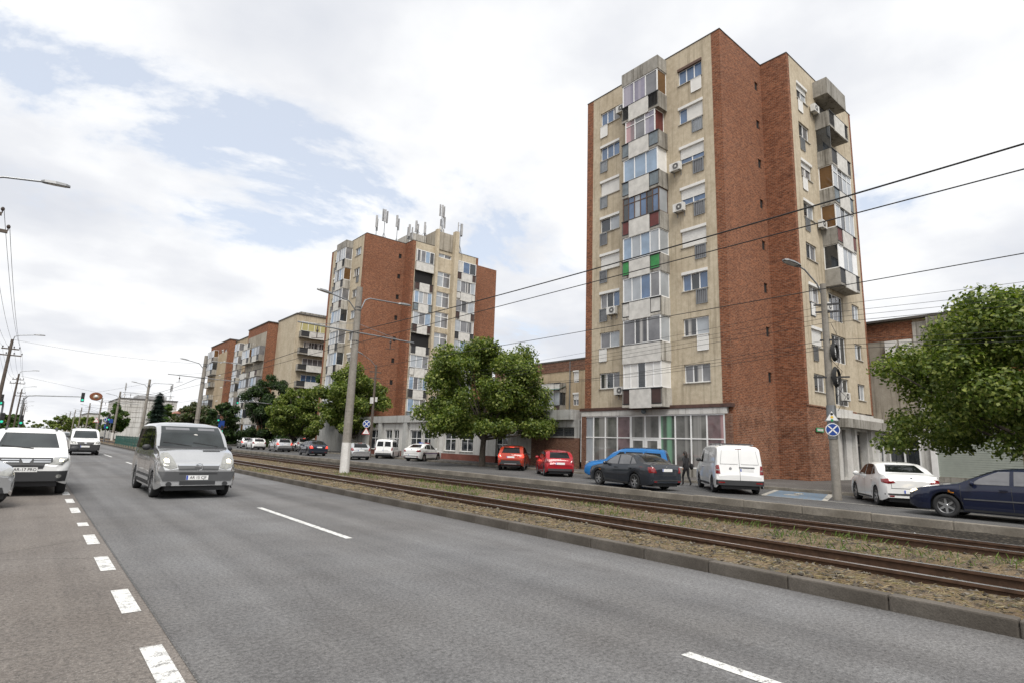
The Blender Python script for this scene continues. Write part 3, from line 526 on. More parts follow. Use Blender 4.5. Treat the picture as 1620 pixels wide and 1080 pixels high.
# ---- tower with the glazed shop: what each storey shows, ground floor up
GB, GD, GC, GG, GP = 'glass_blue', 'glass_dark', 'glass_curtain', 'glass_grey', 'glass_pale'
fr = [dict(n=3, gl=[GG, GC, GG], rail=None), dict(n=2, gl=[GP, GC], rail='white'), dict(n=3, gl=[GB, GD, GB], box=True, rail='grey'), dict(n=2, shutter=.98, rail='grey', ac=None),
      dict(n=2, gl=[GB, GB], shutter=.62, rail='grey', ac=(2.75, -.42)), dict(n=2, gl=[GB, GB], shutter=.66, rail='grey', ac=(2.95, -.40)), dict(n=3, gl=[GB, GG, GB], shutter=.97, sh_cols=(0, .68), rail='plate'), dict(n=3, gl=[GB, GB, GB], box=True, shm='frame_brown', rail='white')]
fl = [dict(n=3, gl=[GG, GD, GC], ac=(7.75, -.5)), dict(n=2, gl=[GP, GG], rail='white'), dict(n=3, gl=[GB, GD, GG], box=True, rail='grey', ac=(8.45, -.62)), dict(n=2, shutter=.95, rail='grey'),
      dict(n=2, gl=[GP, GD], box=True, rail='grey'), dict(n=2, shutter=.98, rail='plate'), dict(n=3, gl=[GB, GB, GB], box=True, rail='plate'), dict(n=3, gl=[GG, GB, GB], frame='pvc', rail='white', ac=(7.6, .2))]
fb = [dict(infill='infill_brown', n=5, gl=['shutter_white', 'shutter_white', 'glass_dark', 'shutter_white', 'shutter_white'][::-1], glass='shutter_white', cheek='concrete_light'),
      dict(infill='panel_white', n=3, gl=[GG, GC, GG], cheek='concrete_light', panel=(.02, .98), rails=False), dict(infill='panel_white', n=4, gl=[GG, GB, GP, GP], cheek='concrete_light'), dict(infill='infill_green', n=4, gl=[GP, 'glass_sky', GP, 'glass_sky']),
      dict(infill='infill_red', glaze='frame_brown', n=6, gl=[GB, GD, GB, GP], transom=.7, cheek='concrete'), dict(infill='infill_blue', n=3, gl=['glass_sky'], glass='shutter_white', gin=.12), dict(infill='infill_blue', n=3, gl=['glass_lilac', GG, 'glass_pink'], transom=.72, side_glass='infill_red', gin=.30), dict(infill='bars', n=3, gl=['glass_grey', 'glass_lilac', 'glass_lilac'], side_glass='glass_brown', cap=True)]
def side_A(t, off, FS, mid):
    holes = [(1.32, 2.98, SILL0+ST*k-.16, SILL0+ST*k+1.0) for k in range(8)] + [(8.55, 9.95, SILL0+ST*k-.16, SILL0+ST*k+1.0) for k in range(8)] + [(4.5, 6.9, SILL0+ST*k-.8, SILL0+ST*k+1.1) for k in range(8)]
    m = MB(); wall_holes(m, FS, .34, mid-.34, 4.6, HT, holes); m.build('side_wall', 'render_beige', t, off)
    m = MB(); m.fbox(FS, -.004, .34, -.4, .004, 4.6, HT); m.build('brick_pier', 'brick', t, off); m = MB(); m.fbox(FS, mid-.34, mid, -.4, .004, 4.55, HT); m.build('brick_pier', 'brick', t, off)
    m = MB(); wall_holes(m, FS, 0, 3.6, 0, 4.6, []); m.fbox(FS, -.02, 3.6, 0, .05, 4.55, 4.64); m.build('base_wall', 'brick_dark', t, off)
    for k in range(8):
        s = SILL0+ST*k-.16
        w_ = window(t, off, FS, 1.33, 2.97, s+.01, s+1.15, 2, gl=[[GD, GG], [GD, GP], [GC, GG]][k % 3], box=k in (2, 4, 5, 7), shutter=(.9 if k == 1 else .35 if k in (5, 7) else 0))
        if k > 0 and k != 3: railing(w_, off, FS, 1.4, 2.1, s-.95, s-.05, 'pvc' if k in (5, 7) else 'steel_grey', 'shutter_white' if k in (5, 7, 2) else None)
        window(t, off, FS, 8.56, 9.94, s+.01, s+1.15, 2, gl=[[GD, GP], [GP, GD]][k % 2])
        window(t, off, FS, 4.51, 6.89, s-.63, s+1.25, 3, gl=[GD, GG, GD], frame='pvc' if k < 4 else 'frame_grey', sill=False, name='balcony_door')
        if k in (0, 2, 4, 7): ac_unit(t, off, FS, 3.25 if k != 0 else 5.2, s-.3)
    SB = {3: dict(n=4, gl=['pvc', GP, GP, 'pvc'], infill='infill_black', side_glass=GD), 4: dict(n=4, gl=[GP, GD, GP, GP], infill='infill_red', side_glass='glass_brown', cheek='concrete'), 5: dict(n=4, gl=[GP, GC, GP, GP], infill='infill_blue', side_glass='glass_brown', transom=.7),
          6: dict(glaze=None, infill='infill_black'), 7: dict(glaze=None, infill='bars')}
    for k, sp in SB.items():
        b = balcony(t, off, FS, 4.1, 7.5, PAR0+ST*k-.1, depth=.98, **sp)
        if k == 6: MB().fbox(FS, 4.14, 4.18, .05, .95, PAR0+ST*k-.08, PAR0+ST*k+1.62).build('side_screen', 'glass_dark', b, off)
    MB().fbox(FS, 4.1, 7.5, 0, .98, 27.2, 28.45).build('balcony_cap', 'concrete', t, off)
def shop_A(t, off, FF, FB, FS, W, dbrick, mid):
    # shop front: plinth, fascia, eleven lights with mullions, double door; brown flashing above
    m = MB(); m.fbox(FF, 0.25, W-.25, .0, .18, 0, .5); m.build('shop_plinth', 'concrete', t, off)
    m = MB(); m.fbox(FF, .25, W+.15, -.02, .22, 3.76, 4.12); m.build('fascia', 'render_white', t, off)
    m = MB(); m.fbox(FF, -.12, W+.28, -.05, .27, 4.13, 4.34); m.build('flashing', 'flashing', t, off)
    m = MB(); m.fbox(FF, .02, .40, .006, .2, 0, 3.76); m.build('brick_pier', 'brick_wall_old', t, off); m = MB(); m.fbox(FF, W-.30, W+.12, .006, .2, 0, 3.76); m.build('brick_pier', 'brick_wall_old', t, off)
    m = MB(); m.fbox(FF, .3, W-.2, -2.6, -2.5, .1, 4.2).fbox(FF, .3, W-.2, -2.5, -.3, 3.75, 3.78); m.build('shop_interior', 'render_grey', t, off)
    us = [.45, 1.60, 2.68, 3.80, 4.95, 6.10, 7.27, 8.42, 9.5, 10.6, 11.75]; d = .16
    m = MB(); m.fbox(FF, us[0], us[-1], d-.07, d, .5, .57).fbox(FF, us[0], us[-1], d-.07, d, 3.68, 3.76).fbox(FF, us[0], us[-1], d-.068, d+.002, 2.24, 2.31)
    for i, u in enumerate(us): w_ = .075 if i in (0, 4, 6, 10) else .045; m.fbox(FF, u-w_, u+w_, d-.072, d+.004, .5, 3.72)
    sf = m.build('shop_front', 'pvc', t, off); cols = ['glass_pink', 'glass_shop', 'glass_shop', 'glass_green', 'glass_shop', 'glass_shop', 'glass_pink', 'glass_shop', 'glass_shop', 'glass_pale']
    for i in range(10):
        for (a, b) in ((.57, 2.24), (2.31, 3.68)):
            if i in (4, 5) and a < 1: continue
            g = cols[i]; t_ = random.uniform(-.01, .01); q = [FP(FF, us[i]+.04, d-.035+t_, a), FP(FF, us[i+1]-.04, d-.035-t_, a), FP(FF, us[i+1]-.04, d-.035, b), FP(FF, us[i]+.04, d-.035, b)]
            MB().add(q, [(0,1,2,3)]).build('pane', g, sf, off)
    MB().fbox(FF, us[1]-.5, us[1]+.62, -.05, .06, .6, 2.2).build('white_board', 'shutter_white', sf, off)
    for i in (4, 5):
        m = MB(); a, b = us[i]+.07, us[i+1]-.05; m.fbox(FF, a, b, d-.05, d+.01, .12, .42).fbox(FF, a, b, d-.05, d+.01, 2.1, 2.22).fbox(FF, a, a+.12, d-.05, d+.01, .42, 2.1).fbox(FF, b-.12, b, d-.05, d+.01, .42, 2.1); dr = m.build('door', 'pvc', t, off)
        MB().add([FP(FF, a+.1, d-.02, .4), FP(FF, b-.1, d-.02, .4), FP(FF, b-.1, d-.02, 2.12), FP(FF, a+.1, d-.02, 2.12)], [(0,1,2,3)]).build('pane', 'glass_shop', dr, off); MB().fbox(FF, a+.02, a+.06, d+.01, d+.06, 1.0, 1.3).build('handle', 'steel_dark', dr, off)
    m = MB(); c = Vector(FP(FF, 6.0, .45, 3.98)); m.sphere(c, .16, 10, 6); m.bar(FP(FF, 6.0, .2, 4.05), c, .05); m.build('security_lamp', 'infill_blue', t, off)
    # entrance wing along the side street: white wall, canopy slab, metal doors, tall window
    m = MB(); hs = [(5.1, 5.75, .15, 3.3), (7.1, 9.6, .1, 3.3)]; wall_holes(m, FS, 3.6, mid, 0, 4.5, hs, .6); m.build('entrance_wall', 'render_white', t, off)
    m = MB(); m.fbox(FS, 4.4, mid+3.8, .0, .7, 3.42, 4.0); m.build('entrance_canopy', 'concrete', t, off); m = MB(); m.fbox(FS, 3.62, 6.6, -.2, .25, 4.02, 4.62); m.build('upstand', 'render_white', t, off)
    m = MB(); m.fbox(FS, 6.75, 7.0, .0, .25, 0, 3.42); m.build('entrance_pier', 'render_white', t, off); MB().fbox(FS, 9.7, 10.0, .0, .25, 0, 3.42).build('entrance_pier', 'render_white', t, off)
    window(t, off, FS, 5.12, 5.73, .16, 3.28, 1, 'glass_grey', 'frame_grey', -.2, 2.2, name='side_light', sill=False)
    for a in (7.15, 8.38): window(t, off, FS, a, a+1.2, .12, 3.25, 2, 'glass_dark', 'concrete', -.45, 2.35, .16, False, name='door')
    MB().box(off[0]+dbrick+mid, off[0]+dbrick+mid+3.2, off[1]-1.8, off[1]+.015, Z0, Z0+4.4).build('side_annex', 'render_white', t, off)
    FA = ((off[0]+dbrick+mid, off[1]-1.8, Z0), (1, 0), (0, -1)); window(t, off, FA, .6, 2.6, .9, 3.3, 2, 'glass_dark', 'pvc', .03, 2.2, .09, False)
    MB().fbox(FS, 1.0, 2.1, .06, .085, 2.98, 3.24).build('street_name_plate', 'sign_green', t, off); MB().fbox(FS, 1.12, 1.98, .086, .088, 3.04, 3.18).build('pale_field', 'panel_white', t, off)
tA = tower((31.03, 17.21), 'nine storey brick and beige tower block above the glazed shop front', fr, fl, fb, side_A, shop_A)
# ---- the same type farther up the street, with aerials on its roof
def rnd_win(k):
    d = dict(n=random.choice((2, 3)), gl=random.sample([GD, GG, GP, 'glass_sky', GC], 3)); r_ = random.random()
    if r_ < .35: d['shutter'] = random.choice((.4, .7, .95))
    if random.random() < .6: d['rail'] = random.choice(('grey', 'white', 'plate'))
    return d
def rnd_bal(k, top=7): return dict(infill=random.choice(('infill_black', 'infill_blue', 'bars', 'panel_white', 'infill_brown')), n=random.choice((3, 4)), gl=random.sample([GP, GG, GP, 'glass_sky', GC, GP], 3), cheek=random.choice(('concrete', 'concrete_light')), side_glass=random.choice((GD, GG, 'glass_brown')), cap=(k == top))
def side_B(t, off, FS, mid):
    h = [(4.05, 6.4, PAR0+ST*k+.15, PAR0+ST*k+2.35) for k in range(8)]; h = h[:7] + [(4.05, 6.4, PAR0+ST*7+1.5, PAR0+ST*7+2.1)]
    m = MB(); wall_holes(m, FS, .0, mid, 4.3, HT, h); m.build('side_wall', 'render_beige', t, off); m = MB(); m.fbox(FS, -.004, .45, -.5, .02, 0, HT-.05); m.build('brick_pier', 'brick', t, off); m = MB(); m.fbox(FS, mid-.4, mid+.01, -.4, .02, 0, HT-.05); m.build('brick_pier', 'brick', t, off)
    m = MB(); m.fbox(FS, 3.45, 3.85, 0, .6, 4.3, 31.3).fbox(FS, 6.45, 7.1, 0, .75, 4.3, 31.7); m.build('stair_fin', 'render_beige', t, off)
    m = MB(); m.fbox(FS, 3.5, 6.6, -4.2, .12, HT-.3, 31.2); m.build('stair_head', 'render_dark', t, off); m = MB(); m.fbox(FS, 1.0, 3.4, -6.5, -2.4, HT-.5, 30.9); m.build('lift_room', 'concrete_light', t, off)
    for i, (a, b, c, d) in enumerate(h): window(t, off, FS, a+.01, b-.01, c+.01, d-.01, 2, gl=[GP, GG], transom=(c+(d-c)*.72 if i < 7 else None), bar=.09, sill=False, name='stair_window')
    for k in range(8):
        sp = rnd_bal(k, 99); z = PAR0+ST*k
        if k in (6, 3): sp.update(glaze=None, infill='infill_brown' if k == 6 else 'infill_black')
        if k == 7: sp.update(panel=(.02, .98), rails=False, panel_mat='panel_white')
        balcony(t, off, FS, .5, 3.42, z, depth=.30, **sp)
        if k in (6, 3): MB().fbox(FS, .55, 3.4, -.02, .004, z-1.0, z+1.7).build('loggia_shade', 'painted_shade', t, off)  # flat dark sheet paints the shade of an open loggia
        sp = rnd_bal(k, 99); sp.update(infill=random.choice(('infill_black', 'infill_brown', 'panel_white')))
        if k == 7: sp.update(gl=['panel_white', GB, GD], n=3)
        balcony(t, off, FS, 7.15, mid-.42, z, depth=.30, **sp)
def shop_B(t, off, FF, FB, FS, W, dbrick, mid): MB().fbox(FF, .1, W-.1, -.3, -.02, 0, 4.3).build('base_wall', 'render_grey', t, off)
tB = tower((31.03, 68.75), 'tower block with phone aerials on its roof, behind the podium', [rnd_win(k) for k in range(8)], [rnd_win(k) for k in range(8)], [rnd_bal(k) for k in range(8)], side_B, shop_B, 5.9, 2.1, 11.15)
def antenna(x, y, z, h, n, label):
    t = empty('phone_antenna', (x, y, z), random.uniform(0, 2), label, 'antenna', 'aerials on the tower roof'); m = MB(); m.tube([(0,0,-.15), (0,0,h)], .05, 8).build('mast', 'steel_grey', t)
    m = MB()
    for a in range(3): c = a*2.09; m.bar((0,0,h*.35), (math.cos(c)*.8, math.sin(c)*.8, -.1), .04)
    m.build('stay', 'steel_grey', t)
    for i in range(n):
        a = i*2*math.pi/n; r_ = .34; q = Matrix.Rotation(a, 4, 'Z'); m = MB(); z0 = h-1.9+(i % 2)*.25; m.box(r_-.07, r_+.07, -.14, .14, z0, z0+1.75); m.bar((0,0,z0+.4), (r_-.07,0,z0+.4), .035); m.bar((0,0,z0+1.3), (r_-.07,0,z0+1.3), .035)
        p = m.build('panel_antenna', 'far_grey', t); p.rotation_euler = (0, 0, a)
    m = MB(); m.box(-.25, -.05, -.15, .15, .7, 1.2); m.build('radio_unit', 'ac_white', t)
ZR = Z0+HT-.5
for i, (x, y, z, h, n, l) in enumerate(((33.9, 69.6, ZR-.25, 5.2, 3, 'phone aerial mast at the brick corner of the far tower roof'), (36.4, 70.6, ZR, 4.9, 2, 'slim aerial mast between the corner mast and the lift room'), (41.9, 67.6, Z0+31.2, 4.6, 3, 'tallest white panel aerial on the stair head of the far tower'), (44.8, 66.9, ZR, 5.2, 3, 'dark cluster aerial at the outer edge beside the stair fin'), (40.3, 69.5, Z0+30.9, 2.1, 2, 'short aerial on the lift room roof'), (38.8, 69.2, Z0+30.9, 1.8, 2, 'smallest aerial on the lift room, nearest the brick corner'), (33.2, 70.6, ZR-.25, 4.2, 2, 'low aerial behind the corner mast, nearest the front balconies'), (42.6, 68.4, Z0+31.2, 3.0, 2, 'short mast beside the tallest aerial on the stair head'), (37.6, 69.0, ZR, 3.4, 3, 'dark aerial cluster before the lift room wall'))): antenna(x, y, z, h, n, l)
# ---- podium that runs between the two towers
pod = empty('podium_building', (31.03, 29.3, Z0), 0, 'low pale podium with pillars and deep roof slab between the towers', 'building'); po = (31.03, 29.3, Z0); FPd = ((31.03, 29.3, Z0), (0, 1), (-1, 0))
MB().fbox(FPd, 0.55, 39.0, -8, .35, 3.55, 4.30).build('roof_slab', 'render_grey', pod, po)
hs = [(6.2+2.1, 9.9, 0.05, 2.5), (13.2, 15.3, .8, 2.6), (16.0, 18.0, .8, 2.6), (20.3, 22.0, .5, 2.75), (22.3, 24.6, .5, 2.75), (27, 28.3, .3, 2.8), (28.6, 30.2, .3, 2.8), (31.5, 34, .3, 2.8)]
m = MB(); wall_holes(m, FPd, 5.3, 39, .55, 3.55, [(a, b, max(c, .55), d) for a, b, c, d in hs], .2); m.build('wall', 'render_white', pod, po); m = MB(); wall_holes(m, FPd, 5.3, 39, 0, .55, [(8.3, 9.9, 0, .55)], .2); m.build('plinth', 'plinth_red', pod, po)
MB().fbox(FPd, 5.2, 39, -7.9, -7.7, .0, 3.5).build('back_wall', 'render_grey', pod, po)
for a, b, c, d in hs: window(pod, po, FPd, a+.02, b-.02, max(c, .58), d-.02, 2, GD, 'pvc', -.14, c+(d-c)*.62, .07, c > .1, name='window' if c > .1 else 'door')
for u in (19.2, 24.9, 30.6, 36.0): MB().fbox(FPd, u, u+.75, .0, .32, 0, 3.55).build('pillar', 'render_grey', pod, po)
m = MB(); wall_holes(m, FPd, 0.0, 5.3, 0, 2.2, [], .1); m.build('brick_lower_wall', 'brick_wall_old', pod, po); m = MB(); wall_holes(m, FPd, 0.0, 5.3, 2.2, 3.55, [(.55, 4.15, 2.28, 3.0)], .15); m.build('upper_wall', 'render_grey', pod, po)
gw = window(pod, po, FPd, .56, 4.14, 2.29, 2.99, 3, GD, 'frame_grey', -.08, None, .06); m = MB()
for i in range(26): c = .65+.135*i; m.fbox(FPd, c-.009, c+.009, -.06, -.045, 2.33, 2.95)
for i in range(4): m.fbox(FPd, .6, 4.1, -.044, -.03, 2.42+.14*i, 2.434+.14*i)
m.build('security_grille', 'steel_grey', gw, po)
# ---- generic slab blocks
def block(name, label, base, F, W, D, floors, st, z_first, wall, cols, glassset, bal=None, roof_over=.0, top=1.0, grp=None, winh=1.3):
    t = empty(name, base, 0, label, 'building', grp); o, u, n = F; H = z_first+st*floors+top-1.0; holes = []
    for k in range(floors):
        z = z_first+st*k
        for (a, b) in cols: holes.append((a, b, z, z+winh))
    m = MB(); wall_holes(m, F, 0, W, 0, H, holes, .14); m.fbox(F, .03, W-.03, -D+.1, -.5, 0, H-.4); m.fbox(F, 0, .02, -D+.05, -.004, 0, H-.02).fbox(F, W-.02, W, -D+.05, -.004, 0, H-.02); m.build('wall', wall, t, base)
    MB().fbox(F, -.15-roof_over, W+.15+roof_over, -D, .12+roof_over, H, H+.16).build('roof', 'roof_felt', t, base)
    for (a, b, c, d) in holes:
        window(t, base, F, a+.02, b-.02, c+.02, d-.02, max(2, round((b-a)/.8)), random.choice(glassset), random.choice(('pvc', 'pvc', 'frame_grey')), sill=False, shutter=random.choice((0, 0, 0, .5, .9)))
    if bal:
        for k in range(floors):
            for (a, b) in bal:
                if random.random() < .93: sp = rnd_bal(k, 99); sp['glaze'] = random.choice(('pvc', 'pvc', None, 'frame_grey')); balcony(t, base, F, a, b, z_first+st*k, depth=1.0, h=1.1, gh=1.65, **sp)
    return t
GS = [GD, GG, GP, GC, GB]
C0 = 107.7
cb = block('apartment_block', 'seven storey block with brick frame, beyond the far tower', (31.0, C0, Z0), ((31.0, C0, Z0), (0, 1), (-1, 0)), 12.6, 12, 7, 2.85, 2.0, 'brick', [], GS, [(.6, 5.6), (7.0, 12.0)], top=1.3)
MB().fbox(((31.0, C0, Z0), (0, 1), (-1, 0)), .5, 12.1, .0, .012, 1.0, 20.6).build('render_field', 'render_dark', cb, (31.0, C0, Z0))
cw = block('apartment_block', 'beige wing with a yellow balcony, joined to the brick framed block', (32.7, 97.9, Z0), ((32.7, 97.9, Z0), (0, 1), (-1, 0)), 9.7, 14, 7, 2.85, 2.0, 'render_beige', [], GS, None, top=1.6)
FW = ((32.7, 97.9, Z0), (1, 0), (0, -1)); ofw = (32.7, 97.9, Z0)
for k in range(7):
    z = 2.4+2.85*k; window(cw, ofw, FW, 7.6, 9.4, z, z+1.3, 2, random.choice(GS), 'pvc', .05, sill=False); window(cw, ofw, FW, 1.6, 5.2, z-.6, z+1.3, 4, random.choice(GS), 'pvc', .05, sill=False, name='balcony_door')
    balcony(cw, ofw, FW, .6, 6.2, z+.1, depth=1.0, h=1.1, gh=1.65, glaze=None if k != 6 else 'pvc', infill='infill_black', glass='infill_yellow', n=5)
    if k % 2: ac_unit(cw, ofw, FW, 6.5, z+.4)
MB().box(33.5, 44.5, 98.6, 106, Z0+21.0, Z0+23.2).build('roof_housing', 'concrete', cw, ofw)
cm = block('apartment_block', 'tan recessed section between the two brick framed blocks', (32.3, C0+12.7, Z0), ((32.3, C0+12.7, Z0), (0, 1), (-1, 0)), 13.9, 11, 7, 2.85, 2.0, 'render_tan', [(1.5, 3.2), (5, 6.6), (11.6, 13.2)], GS, [(7.2, 10.6)], top=.9)
cf = block('apartment_block', 'farthest brick framed block of the row, beside the street lamp', (31.0, C0+26.7, Z0), ((31.0, C0+26.7, Z0), (0, 1), (-1, 0)), 17.0, 11, 7, 2.85, 2.0, 'brick', [(2.0, 3.6), (4.6, 6.2)], GS, [(9, 15.5)], top=1.3)
MB().fbox(((31.0, C0+26.7, Z0), (0, 1), (-1, 0)), 1.2, 16.6, .0, .012, 1.0, 19.8).build('render_field', 'render_tan', cf, (31.0, C0+26.7, Z0))
bd = block('apartment_block', 'four storey brick block with balconies, seen between tower and podium', (47, 36, Z0), ((47, 36, Z0), (0, 1), (-1, 0)), 24, 11, 4, 2.6, 1.0, 'render_tan', [(5.2, 6.0), (8.6, 9.5), (16.5, 17.5)], GS, [(10.6, 14.4)], top=1.0)
MB().fbox(((47, 36, Z0), (0, 1), (-1, 0)), 0, 24, .0, .06, 10.2, 11.35).build('brick_parapet', 'brick_wall_old', bd, (47, 36, Z0)); MB().fbox(((47, 36, Z0), (0, 1), (-1, 0)), 0, 5.0, .0, .05, 0, 10.2).build('brick_bay', 'brick_wall_old', bd, (47, 36, Z0)); MB().fbox(((47, 36, Z0), (0, 1), (-1, 0)), 9.9, 10.0, .0, .1, 0, 11.3).build('downpipe', 'steel_grey', bd, (47, 36, Z0)); MB().add([FP(((47, 36, Z0), (0, 1), (-1, 0)), 10.5, .1, 8.5), FP(((47, 36, Z0), (0, 1), (-1, 0)), 14.5, .1, 8.5), FP(((47, 36, Z0), (0, 1), (-1, 0)), 14.5, 1.3, 8.0), FP(((47, 36, Z0), (0, 1), (-1, 0)), 10.5, 1.3, 8.0)], [(0,1,2,3)]).build('green_awning', 'railing_green', bd, (47, 36, Z0))
br = block('apartment_block', 'low brick and ochre block behind the leafy tree', (50, -16, Z0), ((50, -16, Z0), (0, 1), (-1, 0)), 33.6, 11, 3, 2.5, 4.6, 'render_tan', [(3, 5.0), (9, 11), (15, 17), (20.5, 22.5), (26.5, 28.3)], [GD, GG], None, .35, top=.75)
FR2 = ((50, -16, Z0), (0, 1), (-1, 0)); ob = (50, -16, Z0)
MB().fbox(FR2, 29.0, 33.6, .0, .11, 10.41, 11.75).build('brick_parapet', 'brick', br, ob); MB().fbox(FR2, 0, 28.0, .0, .6, 11.1, 11.78).build('cornice', 'concrete', br, ob); MB().fbox(FR2, 29.0, 33.6, .02, .10, 4.2, 10.4).build('grey_bay', 'render_dark', br, ob); MB().fbox(FR2, 28.0, 29.0, .02, .16, 4.2, 11.6).build('pale_pier', 'concrete_light', br, ob); MB().fbox(FR2, 19, 24.5, .02, .09, 4.4, 11.0).build('brick_bay', 'brick', br, ob)
MB().fbox(FR2, 28.56, 33.5, .0, .04, 0, 3.59).build('ground_floor_wall', 'render_white', br, ob); window(br, ob, FR2, 29.2, 31.2, .9, 3.2, 2, GD, 'pvc', .1, 2.2, .09, False)
for a in (29.1, 30.05): MB().fbox(FR2, a, a+.75, .10, .5, 9.1, 10.3).build('awning', 'shutter_white', br, ob)
MB().fbox(FR2, 0, 31, .0, .25, 3.6, 4.19).build('shop_fascia', 'concrete_light', br, ob)
for a, b in ((23.6, 28.2), (18.4, 22.9), (13.2, 17.8)):
    m = MB(); k = 20
    for i in range(k): z = .35+3.1*i/k; m.fbox(FR2, a, b, .06, .13, z, z+3.1/k-.03)
    m.fbox(FR2, a, b, .03, .085, .35, 3.45); m.build('roller_shutter', 'shutter_green', br, ob); MB().fbox(FR2, b, b+.35, .03, .3, 0, 3.6).build('white_post', 'pvc', br, ob); MB().fbox(FR2, a, b, .05, .3, .0, .33).build('sill_wall', 'concrete', br, ob)
for (a, b, z0, z1) in ((9.4, 12.2, .5, 2.5), (13.0, 13.9, .9, 2.4)): MB().fbox(FR2, a, b, .36, .42, z0, z1).build('red_sign_board', 'red_board', br, ob)
# ---- far background on the left
def simple_house(name, label, x0, x1, y0, y1, h, wall, roofm=None, wins=None):
    t = empty(name, (x0, y0, 0), 0, label, 'building'); off = (x0, y0, 0); MB().box(x0, x1, y0, y1, -.3, h).build('wall', wall, t, off)
    if roofm:
        m = MB(); e = .6; xm = (x0+x1)/2; m.add([(x0-e,y0-e,h),(x1+e,y0-e,h),(x1+e,y1+e,h),(x0-e,y1+e,h),(xm,y0+2,h+2.6),(xm,y1-2,h+2.6)], [(0,1,4),(1,2,5,4),(2,3,5),(3,0,4,5),(0,3,2,1)]); m.build('roof', roofm, t, off)
    else: MB().box(x0-.15, x1+.15, y0-.15, y1+.15, h, h+.3).build('roof', 'roof_felt', t, off)
    for (F, a, b, c, d) in (wins or []):
        FF = ((x0, y0, 0), (0, 1), (-1, 0)) if F == 'w' else ((x0, y0, 0), (1, 0), (0, -1)); m = MB(); m.fbox(FF, a, b, .0, .05, c, d); w_ = m.build('window', 'pvc', t, off); MB().fbox(FF, a+.12, b-.12, .04, .062, c+.12, d-.12).build('pane', 'glass_dark', w_, off)
    return t
store = simple_house('department_store', 'pale panelled department store with roof aerials, behind the spruce', 17.5, 31, 185, 215, 10.5, 'render_white'); m = MB(); 
SF, SW = ((17.5, 185, 0), (1, 0), (0, -1)), ((17.5, 185, 0), (0, 1), (-1, 0))
for i in range(10): m.fbox(SF, 1.35*i, 1.35*i+.05, 0, .06, 3, 10.2)
for i in range(6): m.fbox(SF, 0, 13.5, 0, .05, 3+1.35*i, 3.05+1.35*i); m.fbox(SW, 0, 30, 0, .05, 3+1.35*i, 3.05+1.35*i)
m.build('panel_joints', 'concrete', store, (17.5, 185, 0)); MB().box(22, 29, 190, 200, 10.8, 12.0).build('roof_plant', 'far_grey', store, (17.5, 185, 0))
for i, (x, y, h) in enumerate(((18.6, 188, 4.2), (29.4, 187, 4.6), (24, 188, 2.6))): antenna(x, y, 10.7, h, 2, ('lattice aerial at the road corner of the department store roof', 'tall aerial at the far end of the department store roof', 'short aerial in the middle of the department store roof')[i])
simple_house('shop_building', 'white shop with dark red panels beyond the department store', 14.5, 21, 245, 275, 7.5, 'render_white', None, [('w', 3, 9, 2, 6), ('w', 14, 20, 2, 6), ('s', 2, 4.5, 2, 6)])
simple_house('town_house', 'white house with red hipped roof beside the tram pole', 27, 38, 158, 172, 6.5, 'render_white', 'roof_tile', [('s', 2, 3.2, 3, 4.8), ('s', 6, 7.2, 3, 4.8), ('w', 3, 4.2, 3, 4.8)])
simple_house('corner_building', 'grey corner building behind the roadside utility poles', -34, -9, 120, 160, 11.5, 'far_grey', None, [('s', 2+3*i, 4+3*i, 2+3*j, 3.8+3*j) for i in range(7) for j in range(3)])
simple_house('corner_building', 'pinkish corner building with red signs, down the street', -24, -8, 180, 215, 10, 'render_tan', None, [('s', 2+3*i, 4+3*i, 2+3*j, 3.8+3*j) for i in range(4) for j in range(3)])

# unseen houses added on the near side to give the cars reflections
for i, (y, w_, h, wl, l) in enumerate(((-14, 16, 6.5, 'render_tan', 'unseen tan house beside the photographer, added for reflections'), (6, 18, 9.5, 'render_grey', 'unseen grey three storey house across the near pavement, added for reflections'), (28, 15, 6.0, 'render_beige', 'unseen beige house beyond the near street light, added for reflections'), (48, 20, 8.0, 'render_white', 'unseen white house set back on the near side, added for reflections'), (74, 18, 7.0, 'render_tan', 'unseen tan house set back near the crossing, added for reflections'))):
    simple_house('town_house', l, -26, -13.5 - (1.5 if i > 2 else 0), y, y+w_, h, wl, 'roof_tile', [('s', 2+3*j, 3.4+3*j, 1.6, 3.2) for j in range(3)])
